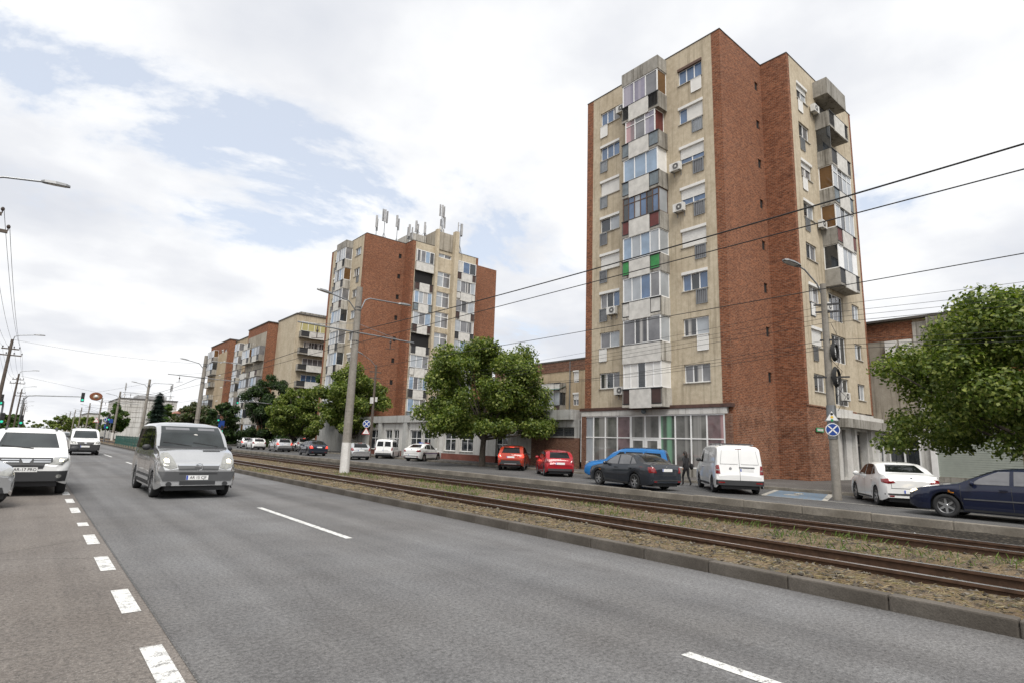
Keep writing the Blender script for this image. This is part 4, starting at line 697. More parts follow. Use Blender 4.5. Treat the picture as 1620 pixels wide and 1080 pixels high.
# ================================================================== VEHICLES
def lerp_pts(pts, d):
    if d <= pts[0][0]: return pts[0][1]
    for (a, x), (b, y) in zip(pts, pts[1:]):
        if d <= b: return x + (y-x)*(d-a)/(b-a)
    return pts[-1][1]
def smooth_fn(pts, r=0.05): return lambda d: sum(lerp_pts(pts, d+o*r) for o in (-1, -.5, 0, .5, 1))/5
WHEELS = {}
def wheel_meshes(r, rimmat):
    key = (round(r, 3), rimmat)
    if key in WHEELS: return WHEELS[key]
    w = .105; m = MB(); m.lathe([(-w*.8, r*.66), (-w, r*.74), (-w, r*.90), (-w*.82, r*.985), (-w*.4, r), (w*.4, r), (w*.82, r*.985), (w, r*.90), (w, r*.74), (w*.8, r*.66)], 'y', 28)
    t = m.build('tyre', 'tyre', None, smooth=True, sharp=50); tm = t.data; bpy.data.objects.remove(t)
    m = MB(); rr = r*.665; m.lathe([(w*.80, rr), (w*.92, rr*.985), (w*.80, rr*.90), (w*.15, rr*.88), (w*.10, 0.001)], 'y', 24)
    m2 = MB()
    for k in range(6):
        a = k*math.pi/3; c, s = math.cos(a), math.sin(a); t_ = Vector((-s, 0, c)); e = Vector((c, 0, s)); n0 = Vector((0, w*.62, 0)); n1 = Vector((0, w*.80, 0)); wi, wo2 = r*.105, r*.075
        q = [e*r*.10-t_*wi+n0*1.15, e*r*.10+t_*wi+n0*1.15, e*rr*.93+t_*wo2+n1, e*rr*.93-t_*wo2+n1]; q += [p-Vector((0, .035, 0)) for p in q]
        m2.add(q, [(0,1,2,3), (0,4,5,1), (1,5,6,2), (2,6,7,3), (3,7,4,0)])
    m2.lathe([(w*.70, r*.17), (w*.78, r*.14), (w*.80, 0.001)], 'y', 14)
    o1 = m.build('rim_back', 'rim_dark', None, smooth=True); o2 = m2.build('rim', rimmat, None); d1, d2 = o1.data, o2.data
    bpy.data.objects.remove(o1); bpy.data.objects.remove(o2); WHEELS[key] = (tm, d1, d2); return WHEELS[key]
class Car:
    def __init__(s, name, label, cat, pos, heading, L, W, wb, fo, wr, top, belt, paint, sill=.21, tumble=.30, rim='rim_alloy', group=None, frontw=.26, rearw=.16, crown=.035, nose=.5, tailr=.34, steer=0.0, trim=None):
        s.L, s.W, s.wr, s.paint = L, W, wr, paint; s.e = empty(name, (*pos, 0.0), heading, label, cat, group)
        ax = [fo, fo+wb]; s.ax = [L/2-a for a in ax]; ztop, zbelt = smooth_fn(top), smooth_fn(belt); RA = wr+.055
        ds = set([0, .015, .04, .08, .13, .2, .28, .38, .5, L-.5, L-.36, L-.24, L-.15, L-.09, L-.05, L-.02, L]); d = .5
        while d < L-.5: ds.add(round(d, 3)); d += .11
        for a in ax:
            for k in range(-10, 11): ds.add(round(a+RA*math.sin(k*math.pi/20), 3))
        for p in top: ds.add(min(max(p[0], 0), L))
        ds = sorted(ds); ds = [a for i, a in enumerate(ds) if i == 0 or a-ds[i-1] > .008]; rows = []; s.secs = []
        for d in ds:
            f = max(0, 1-d/nose); rr = max(0, 1-(L-d)/tailr); w = W/2*(1-frontw*f**2.4)*(1-rearw*rr**2.2)
            zt = ztop(d); zs = min(zbelt(d), zt-.03); zb = sill + .10*f**3 + .12*rr**2
            for a in ax:
                if abs(d-a) < RA: zb = max(zb, wr + math.sqrt(max(0, RA*RA-(d-a)**2)))
            zb = min(zb, zs-.06); h = zs-zb; Hc = zt-zs; cab = min(1, max(0, (Hc-.06)/.25))
            ysh = w-.06+.02*cab; tb = tumble*Hc; ye = ysh-tb*.90
            crn = crown*(1 if cab < .5 else .8)
            sec = [(w-.035, zb), (w-.008, zb+h*.16), (w, zb+h*.45), (w-.004, zb+h*.72), (w-.022, zb+h*.90), (ysh, zs), (ysh-tb*.45, zs+Hc*.5), (ye, zs+Hc*.88), (max(ye-.09, .05), zt-.012*cab-.004), (ye*.55, zt+crn*.65), (0, zt+crn)]
            rows.append([(L/2-d, y, z) for y, z in sec])
        m = MB(); k = len(rows[0]); full = [r_ + [(x, -y, z) for x, y, z in r_[-2::-1]] for r_ in rows]; n = len(full[0])
        m.add([p for r_ in full for p in r_], [(i*n+j, (i+1)*n+j, (i+1)*n+j+1, i*n+j+1) for i in range(len(full)-1) for j in range(n-1)]); N = len(full)
        m.add([p for p in full[0]], [tuple(range(n))]); m.add([p for p in full[-1]], [tuple(range(n))[::-1]])
        s.body = m.build('body', paint, s.e, smooth=True, sharp=38); me = s.body.data
        s.bvh = BVHTree.FromPolygons([v.co[:] for v in me.vertices], [p.vertices[:] for p in me.polygons])
        m = MB(); iw = W/2-.24; m.box(-L/2+.14, L/2-.16, -iw, iw, sill-.03, .62); m.box(-L/2+.6, L/2-.7, -W/2+.07, W/2-.07, sill-.02, sill+.05)
        for a in s.ax: m.box(a-.04, a+.04, -iw, iw, wr-.05, wr+.05)
        m.build('underbody', 'plastic_dark', s.e)
        tm, d1, d2 = wheel_meshes(wr, rim)
        for i, a in enumerate(s.ax):
            for sg in (1, -1):
                o = inst('wheel', tm, s.e, (a, sg*(W/2-.125), wr), (0, random.random()*1.0, (0 if sg > 0 else math.pi) + (steer if i == 0 else 0))); inst('rim_dish', d1, o); inst('rim', d2, o)
    def hit(s, o, d):
        h = s.bvh.ray_cast(Vector(o), Vector(d))
        if h[0] is None: h = s.bvh.find_nearest(Vector(o)+Vector(d)*(10-s.L/2))
        return Vector(h[0])
    def P(s, axis, a, b, off):
        if axis == 'f': d = (-1, 0, 0); o = (10, a, b)
        elif axis == 'r': d = (1, 0, 0); o = (-10, a, b)
        elif axis == 'l': d = (0, -1, 0); o = (a, 10, b)
        elif axis == 'R': d = (0, 1, 0); o = (a, -10, b)
        else: d = (0, 0, -1); o = (a, b, 10)
        return s.hit(o, d) - Vector(d)*off
    def quad(s, name, axis, c, mat, off=.010, nx=18, ny=9, parent=None, th=None):
        """four corners in the view plane, laid on the body surface"""
        (x0, y0), (x1, y1), (x2, y2), (x3, y3) = c; m = MB(); vs = []
        for j in range(ny+1):
            for i in range(nx+1):
                u, v = i/nx, j/ny; a = (x0*(1-u)+x1*u)*(1-v)+(x3*(1-u)+x2*u)*v; b = (y0*(1-u)+y1*u)*(1-v)+(y3*(1-u)+y2*u)*v; vs.append(s.P(axis, a, b, off))
        m.add(vs, [(j*(nx+1)+i, j*(nx+1)+i+1, (j+1)*(nx+1)+i+1, (j+1)*(nx+1)+i) for j in range(ny) for i in range(nx)]); return m.build(name, mat, parent or s.e, smooth=True)
    def blob(s, name, axis, poly, mat, off=.012, rings=6, parent=None, dome=.0):
        """outline of any star-shaped form, laid on the body surface"""
        cx = sum(p[0] for p in poly)/len(poly); cy = sum(p[1] for p in poly)/len(poly); pts = []
        for (a, b), (c, d) in zip(poly, poly[1:]+poly[:1]):
            for k in range(5): pts.append((a+(c-a)*k/5, b+(d-b)*k/5))
        vs = [s.P(axis, cx, cy, off+dome)]; n = len(pts); fs = []
        for r_ in range(1, rings+1):
            t = r_/rings
            for a, b in pts: vs.append(s.P(axis, cx+(a-cx)*t, cy+(b-cy)*t, off+dome*(1-t*t)))
        fs += [(0, 1+k, 1+(k+1)%n) for k in range(n)]
        for r_ in range(rings-1): fs += [(1+r_*n+k, 1+(r_+1)*n+k, 1+(r_+1)*n+(k+1)%n, 1+r_*n+(k+1)%n) for k in range(n)]
        return MB().add(vs, fs).build(name, mat, parent or s.e, smooth=True)
    def both(s, fn, name, axis, c, mat, **k):
        for sg in (1, -1): fn(name, axis, [(a*sg if axis in 'fr' else a, b) for a, b in c], mat, **k) if axis in 'fr' else None
    def sides(s, fn, name, c, mat, **k):
        for ax in ('l', 'R'): fn(name, ax, c, mat, **k)
    def line(s, name, axis, pts, wd, mat, off=.007, parent=None):
        m = MB()
        for (a, b), (c, d) in zip(pts, pts[1:]):
            n = max(2, int(math.hypot(c-a, d-b)/.10)); L_ = math.hypot(c-a, d-b) or 1; px, pz = -(d-b)/L_*wd/2, (c-a)/L_*wd/2; vs = []
            for k in range(n+1): t = k/n; x, z = a+(c-a)*t, b+(d-b)*t; vs += [s.P(axis, x-px, z-pz, off), s.P(axis, x+px, z+pz, off)]
            m.add(vs, [(2*k, 2*k+1, 2*k+3, 2*k+2) for k in range(n)])
        return m.build(name, mat, parent or s.e)
    def plate(s, axis, y, z, txt=None, w=.52, h=.115):
        p = s.P(axis, y, z, .012); sg = 1 if axis == 'f' else -1
        o = MB().box(-.006, .006, -w/2, w/2, -h/2, h/2).build('number_plate', 'plate_white', s.e); o.location = p; o.rotation_euler = (0, 0, 0 if sg > 0 else math.pi)
        MB().box(.0062, .0075, -w/2+.004, -w/2+.045, -h/2+.004, h/2-.004).build('plate_band', 'plate_blue', o)
        if txt: t = link('lettering', text_mesh(txt, .105), o); t.data.materials.append(MATS['ink']); t.location = (.0085, .022, 0); t.rotation_euler = (R(90), 0, R(90)); t.scale = (.88, 1, 1)
        return o
    def mirrors(s, x, z, mat=None, y=None):
        for sg in (1, -1):
            p = s.hit((x, 10*sg, z), (0, -sg, 0)); m = MB(); m.sphere((p.x-.02, p.y+sg*.13, p.z+.03), .115, 10, 7, (.55, 1.0, .72)); m.bar((p.x, p.y-sg*.02, p.z-.02), (p.x-.01, p.y+sg*.08, p.z), .05); m.build('door_mirror', mat or s.paint, s.e, smooth=True)
    def doors(s, xs, z0, zbelt, handles=(), hz=.80):
        for ax in ('l', 'R'):
            for x in xs: s.line('door_gap', ax, [(x, z0), (x+.02, zbelt)], .012, 'plastic_dark')
            s.line('sill_trim', ax, [(s.ax[1]+s.wr+.1, .26), (s.ax[0]-s.wr-.1, .26)], .06, 'plastic_dark')
            for x in handles:
                p = s.P(ax, x, hz, .0); sg = 1 if ax == 'l' else -1; m = MB(); m.box(p.x-.09, p.x+.09, p.y+sg*.008, p.y+sg*.035, p.z-.014, p.z+.014); m.build('door_handle', s.paint, s.e)
    def lamps(s, axis, poly, mat, dome=.012, name=None):
        for sg in (1, -1): s.blob(name or ('head_lamp' if axis == 'f' else 'tail_lamp'), axis, [(a*sg, b) for a, b in poly], mat, dome=dome)
def side_windows(c, wins, glass=None):
    glass = glass or getattr(c, 'glass', 'car_glass')
    for ax in ('l', 'R'):
        for q in wins: c.blob('side_window', ax, q, glass, off=.012, rings=7)
def roof_rails(c, x0, x1, y, mat='plastic_dark'):
    for sg in (1, -1):
        a, b = c.P('t', x0, y*sg, 0), c.P('t', x1, y*sg, 0); mid = c.P('t', (x0+x1)/2, y*sg, .0); MB().tube([a, a+Vector((-.12, 0, .06)), mid+Vector((0, 0, .055)), b+Vector((.12, 0, .06)), b], .02, 8).build('roof_rail', mat, c.e)
def aerial(c, x): p = c.P('t', x, 0, 0); MB().tube([p, p+Vector((-.04, 0, .05)), p+Vector((-.16, 0, .16))], [.014, .008, .004], 6).build('aerial', 'plastic_dark', c.e)
def sedan(name, label, pos, heading, paint, L=4.55, W=1.77, H=1.45, wb=2.6, fo=.90, wr=.315, rim='rim_alloy', plate=None, lamp='lamp_red', tail='box', rear_dark=False, steer=0.0, group='cars on the far side'):
    k = H/1.45; q = L/4.55
    top = [(0,.60*k),(.03,.68*k),(.12,.745*k),(.35,.82*k),(.9*q,.93*k),(1.22*q,.985*k),(1.65*q,1.215*k),(2.02*q,1.385*k),(2.4*q,1.44*k),(2.75*q,1.45*k),(3.2*q,1.415*k),(3.55*q,1.30*k),(3.92*q,1.115*k),(4.1*q,1.07*k),(4.42*q,1.04*k),(4.5*q,.97*k),(4.55*q,.80*k)]
    belt = [(0,.56*k),(.12,.69*k),(.35,.77*k),(.9*q,.875*k),(1.3*q,.915*k),(2.5*q,.945*k),(3.6*q,.985*k),(4.1*q,1.0*k),(4.42*q,.985*k),(4.55*q,.74*k)]
    c = Car(name, label, 'car', pos, heading, L, W, wb, fo, wr, top, belt, paint, rim=rim, group=group, steer=steer); X = lambda d: L/2-d*q
    w2 = W/2; c.glass = 'glass_grey' if paint in ('paint_navy', 'paint_graphite') else 'car_glass'  # paler base colour stands in for bright sky showing in these side windows
    c.quad('windscreen', 'f', [(-.62*w2/.88, 1.03*k), (.62*w2/.88, 1.03*k), (.50*w2/.88, 1.36*k), (-.50*w2/.88, 1.36*k)], 'screen_glass')
    c.quad('rear_window', 'r', [(-.58*w2/.88, 1.135*k), (.58*w2/.88, 1.135*k), (.45*w2/.88, 1.375*k), (-.45*w2/.88, 1.375*k)], 'car_glass')
    side_windows(c, [[(X(1.52),.985*k),(X(2.35),1.0*k),(X(2.37),1.375*k),(X(2.12),1.36*k),(X(1.72),1.15*k)], [(X(2.44),1.0*k),(X(3.18),1.02*k),(X(3.2),1.355*k),(X(2.9),1.385*k),(X(2.45),1.38*k)], [(X(3.25),1.03*k),(X(3.62),1.06*k),(X(3.45),1.21*k),(X(3.27),1.33*k)]])
    c.doors([X(1.30), X(2.40), X(3.38)], .30, .95*k, (X(2.22), X(3.22)), .86*k); c.mirrors(X(1.55), .98*k); aerial(c, X(3.15))
    for ax in ('l', 'R'): c.line('rub_strip', ax, [(X(1.35), .56*k), (X(3.35), .58*k)], .035, paint if paint != 'paint_navy' else 'plastic_grey', off=.012)
    c.lamps('f', [(.42*w2/.88,.66*k),(.70*w2/.88,.64*k),(.80*w2/.88,.74*k),(.72*w2/.88,.80*k),(.45*w2/.88,.735*k)], 'lamp_clear'); c.quad('grille', 'f', [(-.36,.60*k),(.36,.60*k),(.40,.72*k),(-.40,.72*k)], 'plastic_dark'); c.quad('lower_intake', 'f', [(-.55,.30),(.55,.30),(.5,.43),(-.5,.43)], 'plastic_dark')
    for ax in ('l', 'R'): c.blob('side_repeater', ax, [(X(1.0),.70*k),(X(1.14),.70*k),(X(1.14),.735*k),(X(1.0),.735*k)], 'lamp_amber', rings=2)
    if tail == 'box': c.lamps('r', [(.56*w2/.88,.72*k),(.84*w2/.88,.72*k),(.86*w2/.88,.94*k),(.66*w2/.88,.95*k)], lamp)
    else: c.lamps('r', [(.48*w2/.88,.80*k),(.70*w2/.88,.76*k),(.85*w2/.88,.80*k),(.85*w2/.88,.91*k),(.62*w2/.88,.94*k)], lamp)
    c.quad('bumper_strip', 'r', [(-.80*w2/.88,.40*k),(.80*w2/.88,.40*k),(.80*w2/.88,.455*k),(-.80*w2/.88,.455*k)], 'plastic_dark' if not rear_dark else 'plastic_grey'); c.line('boot_gap', 'r', [(-.62*w2/.88,.62*k),(.62*w2/.88,.62*k)], .012, 'plastic_dark'); c.plate('r', 0, (.83 if tail == 'box' else .52)*k, plate)
    c.line('boot_lid_gap', 'r', [(-.62*w2/.88,.98*k),(-.60*w2/.88,.62*k)], .010, 'plastic_dark'); c.line('boot_lid_gap', 'r', [(.62*w2/.88,.98*k),(.60*w2/.88,.62*k)], .010, 'plastic_dark'); p = c.P('r', 0, .955*k, .006); MB().disc((p.x, p.y, p.z), (-1, 0, 0), .04, .012, 14).build('badge', 'chrome', c.e)
    for sg in (1, -1): c.blob('reflector', 'r', [(.55*sg,.36),(.70*sg,.36),(.70*sg,.40),(.55*sg,.40)], 'lamp_red', rings=2)
    return c
def hatch(name, label, pos, heading, paint, L=3.95, W=1.70, H=1.47, wb=2.48, fo=.80, wr=.30, suv=False, lamp='lamp_red', rim='rim_alloy', plate_z=.80, dark_bumper=True, rails=False, wagon=False, group='cars on the far side', roofm=None):
    k = H/1.47; q = L/3.95; s_ = .27 if suv else .20
    r1 = 3.55 if wagon else 3.25
    top = [(0,.62*k),(.04,.72*k),(.2,.80*k),(.5*q,.88*k),(.95*q,.985*k),(1.35*q,1.22*k),(1.70*q,1.40*k),(2.1*q,1.46*k),(2.6*q,1.47*k),(r1*q,1.41*k),(3.55*q+(.15 if wagon else 0),1.25*k),(3.78*q,1.0*k),(3.88*q,.90*k),(3.95*q,.62*k)]
    belt = [(0,.57*k),(.2,.73*k),(.5*q,.82*k),(1.0*q,.91*k),(2.4*q,.955*k),(3.5*q,1.0*k),(3.78*q,.93*k),(3.95*q,.60*k)]
    c = Car(name, label, 'car', pos, heading, L, W, wb, fo, wr, top, belt, paint, sill=s_, rim=rim, group=group, tumble=.26); X = lambda d: L/2-d*q; w2 = W/2/.85
    c.quad('windscreen', 'f', [(-.60*w2,1.04*k),(.60*w2,1.04*k),(.50*w2,1.37*k),(-.50*w2,1.37*k)], 'screen_glass'); c.quad('rear_window', 'r', [(-.58*w2,1.04*k),(.58*w2,1.04*k),(.50*w2,1.355*k),(-.50*w2,1.355*k)], 'car_glass')
    side_windows(c, [[(X(1.22),.985*k),(X(2.05),1.0*k),(X(2.07),1.385*k),(X(1.80),1.37*k),(X(1.42),1.15*k)], [(X(2.14),1.0*k),(X(2.9),1.03*k),(X(2.88),1.37*k),(X(2.15),1.395*k)], [(X(2.97),1.04*k),(X(3.35),1.10*k),(X(3.22),1.32*k),(X(2.97),1.36*k)]])
    c.doors([X(1.05), X(2.10), X(2.98)], .32, .95*k, (X(1.95), X(2.85)), .87*k); c.mirrors(X(1.28), .99*k, 'plastic_dark' if suv else None); aerial(c, X(3.0))
    c.lamps('f', [(.40*w2,.70*k),(.68*w2,.68*k),(.78*w2,.80*k),(.66*w2,.85*k)], 'lamp_clear'); c.quad('grille', 'f', [(-.34,.60*k),(.34,.60*k),(.38,.72*k),(-.38,.72*k)], 'plastic_dark')
    c.lamps('r', [(.58*w2,.78*k),(.84*w2,.76*k),(.84*w2,1.0*k),(.70*w2,1.02*k)], lamp); c.quad('rear_bumper', 'r', [(-.76*w2,s_+.06),(.76*w2,s_+.06),(.78*w2,.46*k),(-.78*w2,.46*k)], 'plastic_dark' if dark_bumper else paint)
    c.plate('r', 0, plate_z*k); c.line('hatch_gap', 'r', [(-.66*w2,.62*k),(.66*w2,.62*k)], .012, 'plastic_dark'); p = c.P('r', 0, .96*k, .006); MB().disc((p.x, p.y, p.z), (-1, 0, 0), .042, .012, 14).build('badge', 'chrome', c.e)
    p = c.P('r', 0, 1.385*k, .0); MB().box(p.x-.02, p.x+.12, -.50*w2, .50*w2, p.z-.01, p.z+.03).build('spoiler', paint if not suv else 'plastic_dark', c.e); MB().box(p.x-.024, p.x-.018, -.16, .16, p.z-.005, p.z+.02).build('brake_light', 'lamp_redlit' if suv else 'lamp_red', c.e); MB().bar((c.P('r', -.25, 1.06*k, .02)), (c.P('r', .18, 1.14*k, .02)), .018).build('wiper', 'plastic_dark', c.e)
    if suv:
        for ax in ('l', 'R'):
            for a in (c.ax if group != 'vehicles beside the near road' else c.ax[1:]): c.line('arch_trim', ax, [(a+math.cos(t)*(wr+.09), wr+math.sin(t)*(wr+.09)) for t in [math.pi*(.06+.88*j/14) for j in range(15)]], .07, 'plastic_dark')
    if rails: roof_rails(c, X(1.9), X(3.2), .55)
    return c
def van(name, label, pos, heading, paint, L, W, H, wb, fo, wr, hood, group=None, rim='rim_dark', boxy=.0, glass_side=True, cat='van', belt_z=1.12, ts=None, frontw=.16, nose=.45, tumble=.14):
    """one-box or short-bonnet van; hood = (bonnet length, bonnet height at base, screen top distance)"""
    hl, hz, st = hood
    top = [(0,.70),(.03,.80),(.10,.90),(hl*.5,hz-.09),(hl,hz),((hl+st)/2,(hz+H)/2+.06),(st,H-.06),(st+.35,H-.015),(st+1.1,H),(L-.75,H-.01),(L-.30,H-.05),(L-.20+boxy*.1,H-.14),(L-.10,1.15),(L-.03,.85),(L,.62)]
    belt = [(0,.62),(.10,.80),(hl*.6,hz-.17),(hl,hz-.10),(hl+.5,belt_z),(L-.2,belt_z+.02),(L,.60)]
    return Car(name, label, cat, pos, heading, L, W, wb, fo, wr, top, belt, paint, sill=.24, tumble=tumble, rim=rim, group=group, frontw=frontw, rearw=.07, nose=nose, tailr=.22, crown=.045)
# ---- silver minibus coming down the near road
c = van('minibus', 'silver minibus with lit headlights driving on the near road', (3.56, 19.42), R(-90), 'paint_silver', 4.80, 1.90, 1.96, 3.10, .86, .325, (1.02, 1.28, 1.80), rim='rim_alloy', belt_z=1.18, frontw=.11, nose=.34, tumble=.11); X = lambda d: 2.40-d
c.quad('windscreen', 'f', [(-.815,1.315),(.815,1.315),(.735,1.865),(-.735,1.865)], 'screen_glass', nx=24, ny=14); [c.quad('sun_visor', 'f', [(y0,1.765),(y1,1.765),(y1,1.83),(y0,1.83)], 'glass_grey', off=.016) for y0, y1 in ((-.64, -.06), (.16, .60))]; c.quad('windscreen_surround', 'f', [(-.86,1.265),(.86,1.265),(.86,1.322),(-.86,1.322)], 'plastic_dark', off=.005, nx=14)
side_windows(c, [[(X(1.32),1.24),(X(2.05),1.22),(X(2.05),1.78),(X(1.80),1.78)], [(X(2.16),1.22),(X(3.15),1.22),(X(3.15),1.79),(X(2.16),1.79)], [(X(3.25),1.22),(X(4.45),1.22),(X(4.42),1.78),(X(3.25),1.79)]])
c.doors([X(1.22), X(2.11), X(3.2)], .34, 1.14, (X(2.0), X(2.3)), 1.0); c.mirrors(X(1.55), 1.24, 'plastic_dark')
c.lamps('f', [(.50,.80),(.66,.76),(.88,.86),(.92,1.02),(.84,1.15),(.70,1.17),(.60,1.05)], 'lamp_clear', .02); c.lamps('f', [(.66,.90),(.80,.90),(.83,1.0),(.76,1.06),(.66,1.02)], 'lamp_lit', .034, 'head_lamp_bulb')
c.quad('grille', 'f', [(-.46,.73),(.46,.73),(.50,.855),(-.50,.855)], 'plastic_grey', nx=10); c.quad('grille_bar', 'f', [(-.48,.845),(.48,.845),(.50,.895),(-.50,.895)], 'chrome', off=.012, nx=10); p = c.P('f', 0, .82, .02); m = MB(); m.lathe([(0,.10),(.02,.09),(.0,.07)], 'x', 24, tuple(p)); m.box(p.x, p.x+.018, -.09, .09, p.z-.012, p.z+.012); m.build('badge', 'chrome', c.e, smooth=True)
c.quad('bumper', 'f', [(-.80,.455),(.80,.455),(.92,.70),(-.92,.70)], 'plastic_grey', off=.016, nx=44, ny=10); c.quad('bumper_slot', 'f', [(-.45,.625),(.45,.625),(.45,.67),(-.45,.67)], 'plastic_dark', off=.018); c.quad('lower_intake', 'f', [(-.42,.36),(.42,.36),(.42,.46),(-.42,.46)], 'plastic_dark', off=.018); c.plate('f', -.02, .545, 'AR 15 CJF')
for sg in (1, -1): c.blob('fog_lamp', 'f', [(sg*(.66+.07*math.cos(t)), .385+.06*math.sin(t)) for t in [j*.785 for j in range(8)]], 'plastic_dark', off=.02, rings=2)
c.line('bonnet_gap', 'f', [(-.58,.905),(-.86,1.25)], .014, 'plastic_dark'); c.line('bonnet_gap', 'f', [(.58,.905),(.86,1.25)], .014, 'plastic_dark'); c.quad('bonnet_vent', 'f', [(.14,1.20),(.58,1.20),(.58,1.235),(.14,1.235)], 'plastic_dark', off=.006); 
for y0, y1 in ((-.72, -.05), (.0, .62)): MB().bar(c.P('f', y0, 1.43, .02), c.P('f', y1, 1.335, .02), .022).build('wiper', 'plastic_dark', c.e)
for ax in ('l', 'R'): c.line('rub_strip', ax, [(X(1.3), .52), (X(3.4), .52)], .06, 'plastic_grey', off=.012)
p = c.P('f', .08, 1.62, .004); MB().disc(tuple(p), (1, 0, .75), .055, .004, 14).build('windscreen_sticker', 'panel_white', c.e)
# ---- white estate-type vans and off-roader parked on the left
c = hatch('off_roader', 'white off-roader with dark lower bumper parked beside the edge line', (.05, 21.0), R(-90), 'paint_white', 4.32, 1.82, 1.66, 2.67, .83, .345, True, rails=True, group='vehicles beside the near road'); w2 = 1.07
c.quad('grille', 'f', [(-.52,.80),(.52,.80),(.52,.94),(-.52,.94)], 'plastic_dark', off=.014); c.lamps('f', [(.50,.80),(.72,.79),(.86,.88),(.84,.97),(.54,.95)], 'lamp_clear', .02); c.lamps('f', [(.62,.84),(.74,.84),(.78,.92),(.64,.93)], 'lamp_lit', .03, 'head_lamp_bulb')
for zz in (.845, .895):
    for sg in (1, -1): c.quad('grille_bar', 'f', [(sg*.14,zz-.012),(sg*.48,zz-.012),(sg*.48,zz+.012),(sg*.14,zz+.012)], 'chrome', off=.024)
c.blob('badge', 'f', [(-.11,.91),(.11,.91),(.06,.82),(-.06,.82)], 'chrome', off=.03, rings=2); c.quad('lower_bumper', 'f', [(-.84,.36),(.84,.36),(.86,.62),(-.86,.62)], 'plastic_dark', off=.016, nx=44, ny=8); c.quad('skid_plate', 'f', [(-.5,.27),(.5,.27),(.45,.36),(-.45,.36)], 'plastic_dark', off=.02); c.plate('f', -.02, .655, 'AR-17 PRO')
for sg in (1, -1): c.blob('fog_lamp', 'f', [(sg*(.68+.06*math.cos(t)), .49+.05*math.sin(t)) for t in [j*.785 for j in range(8)]], 'lamp_clear', off=.022, rings=2)
MB().bar(c.P('f', -.55, 1.22, .03), c.P('f', .1, 1.15, .03), .025).build('wiper', 'plastic_dark', c.e)
def front_face(c, k, grille, low='plastic_dark', lit=False):
    c.quad('grille', 'f', [(-.44,.76*k),(.44,.76*k),(.50,.90*k),(-.50,.90*k)], grille, off=.014); c.lamps('f', [(.50,.78*k),(.74,.80*k),(.82,.95*k),(.70,.99*k),(.54,.92*k)], 'lamp_clear', .016); c.quad('bumper', 'f', [(-.82,.34),(.82,.34),(.84,.74*k),(-.84,.74*k)], low, off=.014, nx=40, ny=8); c.blob('badge', 'f', [(-.08,.87*k),(.08,.87*k),(.045,.80*k),(-.045,.80*k)], 'chrome', off=.022, rings=2)
c = van('delivery_van', 'white small delivery van with black bumper driving behind the minibus', (3.08, 51.3), R(-90), 'paint_white', 4.36, 1.75, 1.80, 2.81, .85, .31, (1.02, 1.10, 1.85), group='vehicles beside the near road'); front_face(c, 1.0, 'plastic_dark'); c.quad('windscreen', 'f', [(-.70,1.16),(.70,1.16),(.60,1.66),(-.60,1.66)], 'screen_glass', nx=12, ny=8); c.plate('f', -.02, .60); c.mirrors(2.18-1.35, 1.2, 'plastic_dark'); side_windows(c, [[(2.18-1.35,1.17),(2.18-2.1,1.16),(2.18-2.1,1.62),(2.18-1.85,1.62)]])
c = sedan('hatchback', 'light silver car cut off by the edge of the picture, wheel turned', (-1.70, 17.78), R(-62), 'paint_silver', 4.2, 1.76, 1.48, 2.55, .85, .32, steer=.35, group='vehicles beside the near road'); c.e['category'] = 'car'
hatch('hatchback', 'pale car parked behind the white off-roader', (-1.3, 27.6), R(-90), 'paint_silver', 4.1, 1.75, 1.62, group='vehicles beside the near road')
for i, (x, y, pm) in enumerate(((2.6, 74, 'paint_grey'), (5.8, 92, 'paint_white'), (2.9, 112, 'paint_darkblue'))): hatch('hatchback', ('grey car following the white delivery van', 'white car in the far distance on the inner lane', 'dark car in the far distance behind the white one')[i], (x, y), R(-90), pm, group='vehicles beside the near road')
# ---- far carriageway and its angled bays
c = van('panel_van', 'white panel van parked nose-in at the shop, seen from behind', (24.05, 13.75), R(42), 'paint_white', 4.90, 1.90, 1.96, 3.0, .91, .335, (1.05, 1.20, 1.78), group='parked at the shop', rim='rim_dark', belt_z=1.16); L = 4.9; X = lambda d: L/2-d
for sg in (1, -1):
    c.quad('rear_window', 'r', [(sg*.06,1.20),(sg*.74,1.20),(sg*.66,1.74),(sg*.08,1.74)], 'paint_white', off=.010); c.blob('tail_lamp', 'r', [(sg*.76,.80),(sg*.93,.80),(sg*.92,1.14),(sg*.80,1.15)], 'lamp_red', off=.012, dome=.015); c.blob('tail_lamp_white', 'r', [(sg*.80,.93),(sg*.91,.93),(sg*.91,.98),(sg*.80,.98)], 'lamp_clear', off=.030, rings=2); c.blob('reflector', 'r', [(sg*.60,.44),(sg*.90,.44),(sg*.90,.49),(sg*.60,.49)], 'lamp_red', off=.03, rings=2)
    c.line('door_hinge', 'r', [(sg*.90,1.3),(sg*.90,1.38)], .03, 'paint_white', off=.02); c.line('door_hinge', 'r', [(sg*.93,.70),(sg*.93,.78)], .03, 'paint_white', off=.02)
    c.line('window_seam', 'r', [(sg*.06,1.195),(sg*.745,1.195)], .010, 'plastic_grey', off=.012); c.line('window_seam', 'r', [(sg*.745,1.195),(sg*.665,1.745)], .010, 'plastic_grey', off=.012)
c.line('door_gap', 'r', [(.0,.46),(.0,1.84)], .014, 'plastic_dark', off=.006); c.quad('rear_bumper', 'r', [(-.93,.36),(.93,.36),(.93,.56),(-.93,.56)], 'plastic_dark', off=.02, nx=40); c.plate('r', -.28, .965); c.quad('handle_strip', 'r', [(-.58,1.045),(.02,1.045),(.02,1.09),(-.58,1.09)], 'plastic_dark', off=.016); p = c.P('r', .36, 1.02, .01); MB().disc(tuple(p), (-1, 0, 0), .055, .014, 16).build('badge', 'chrome', c.e)
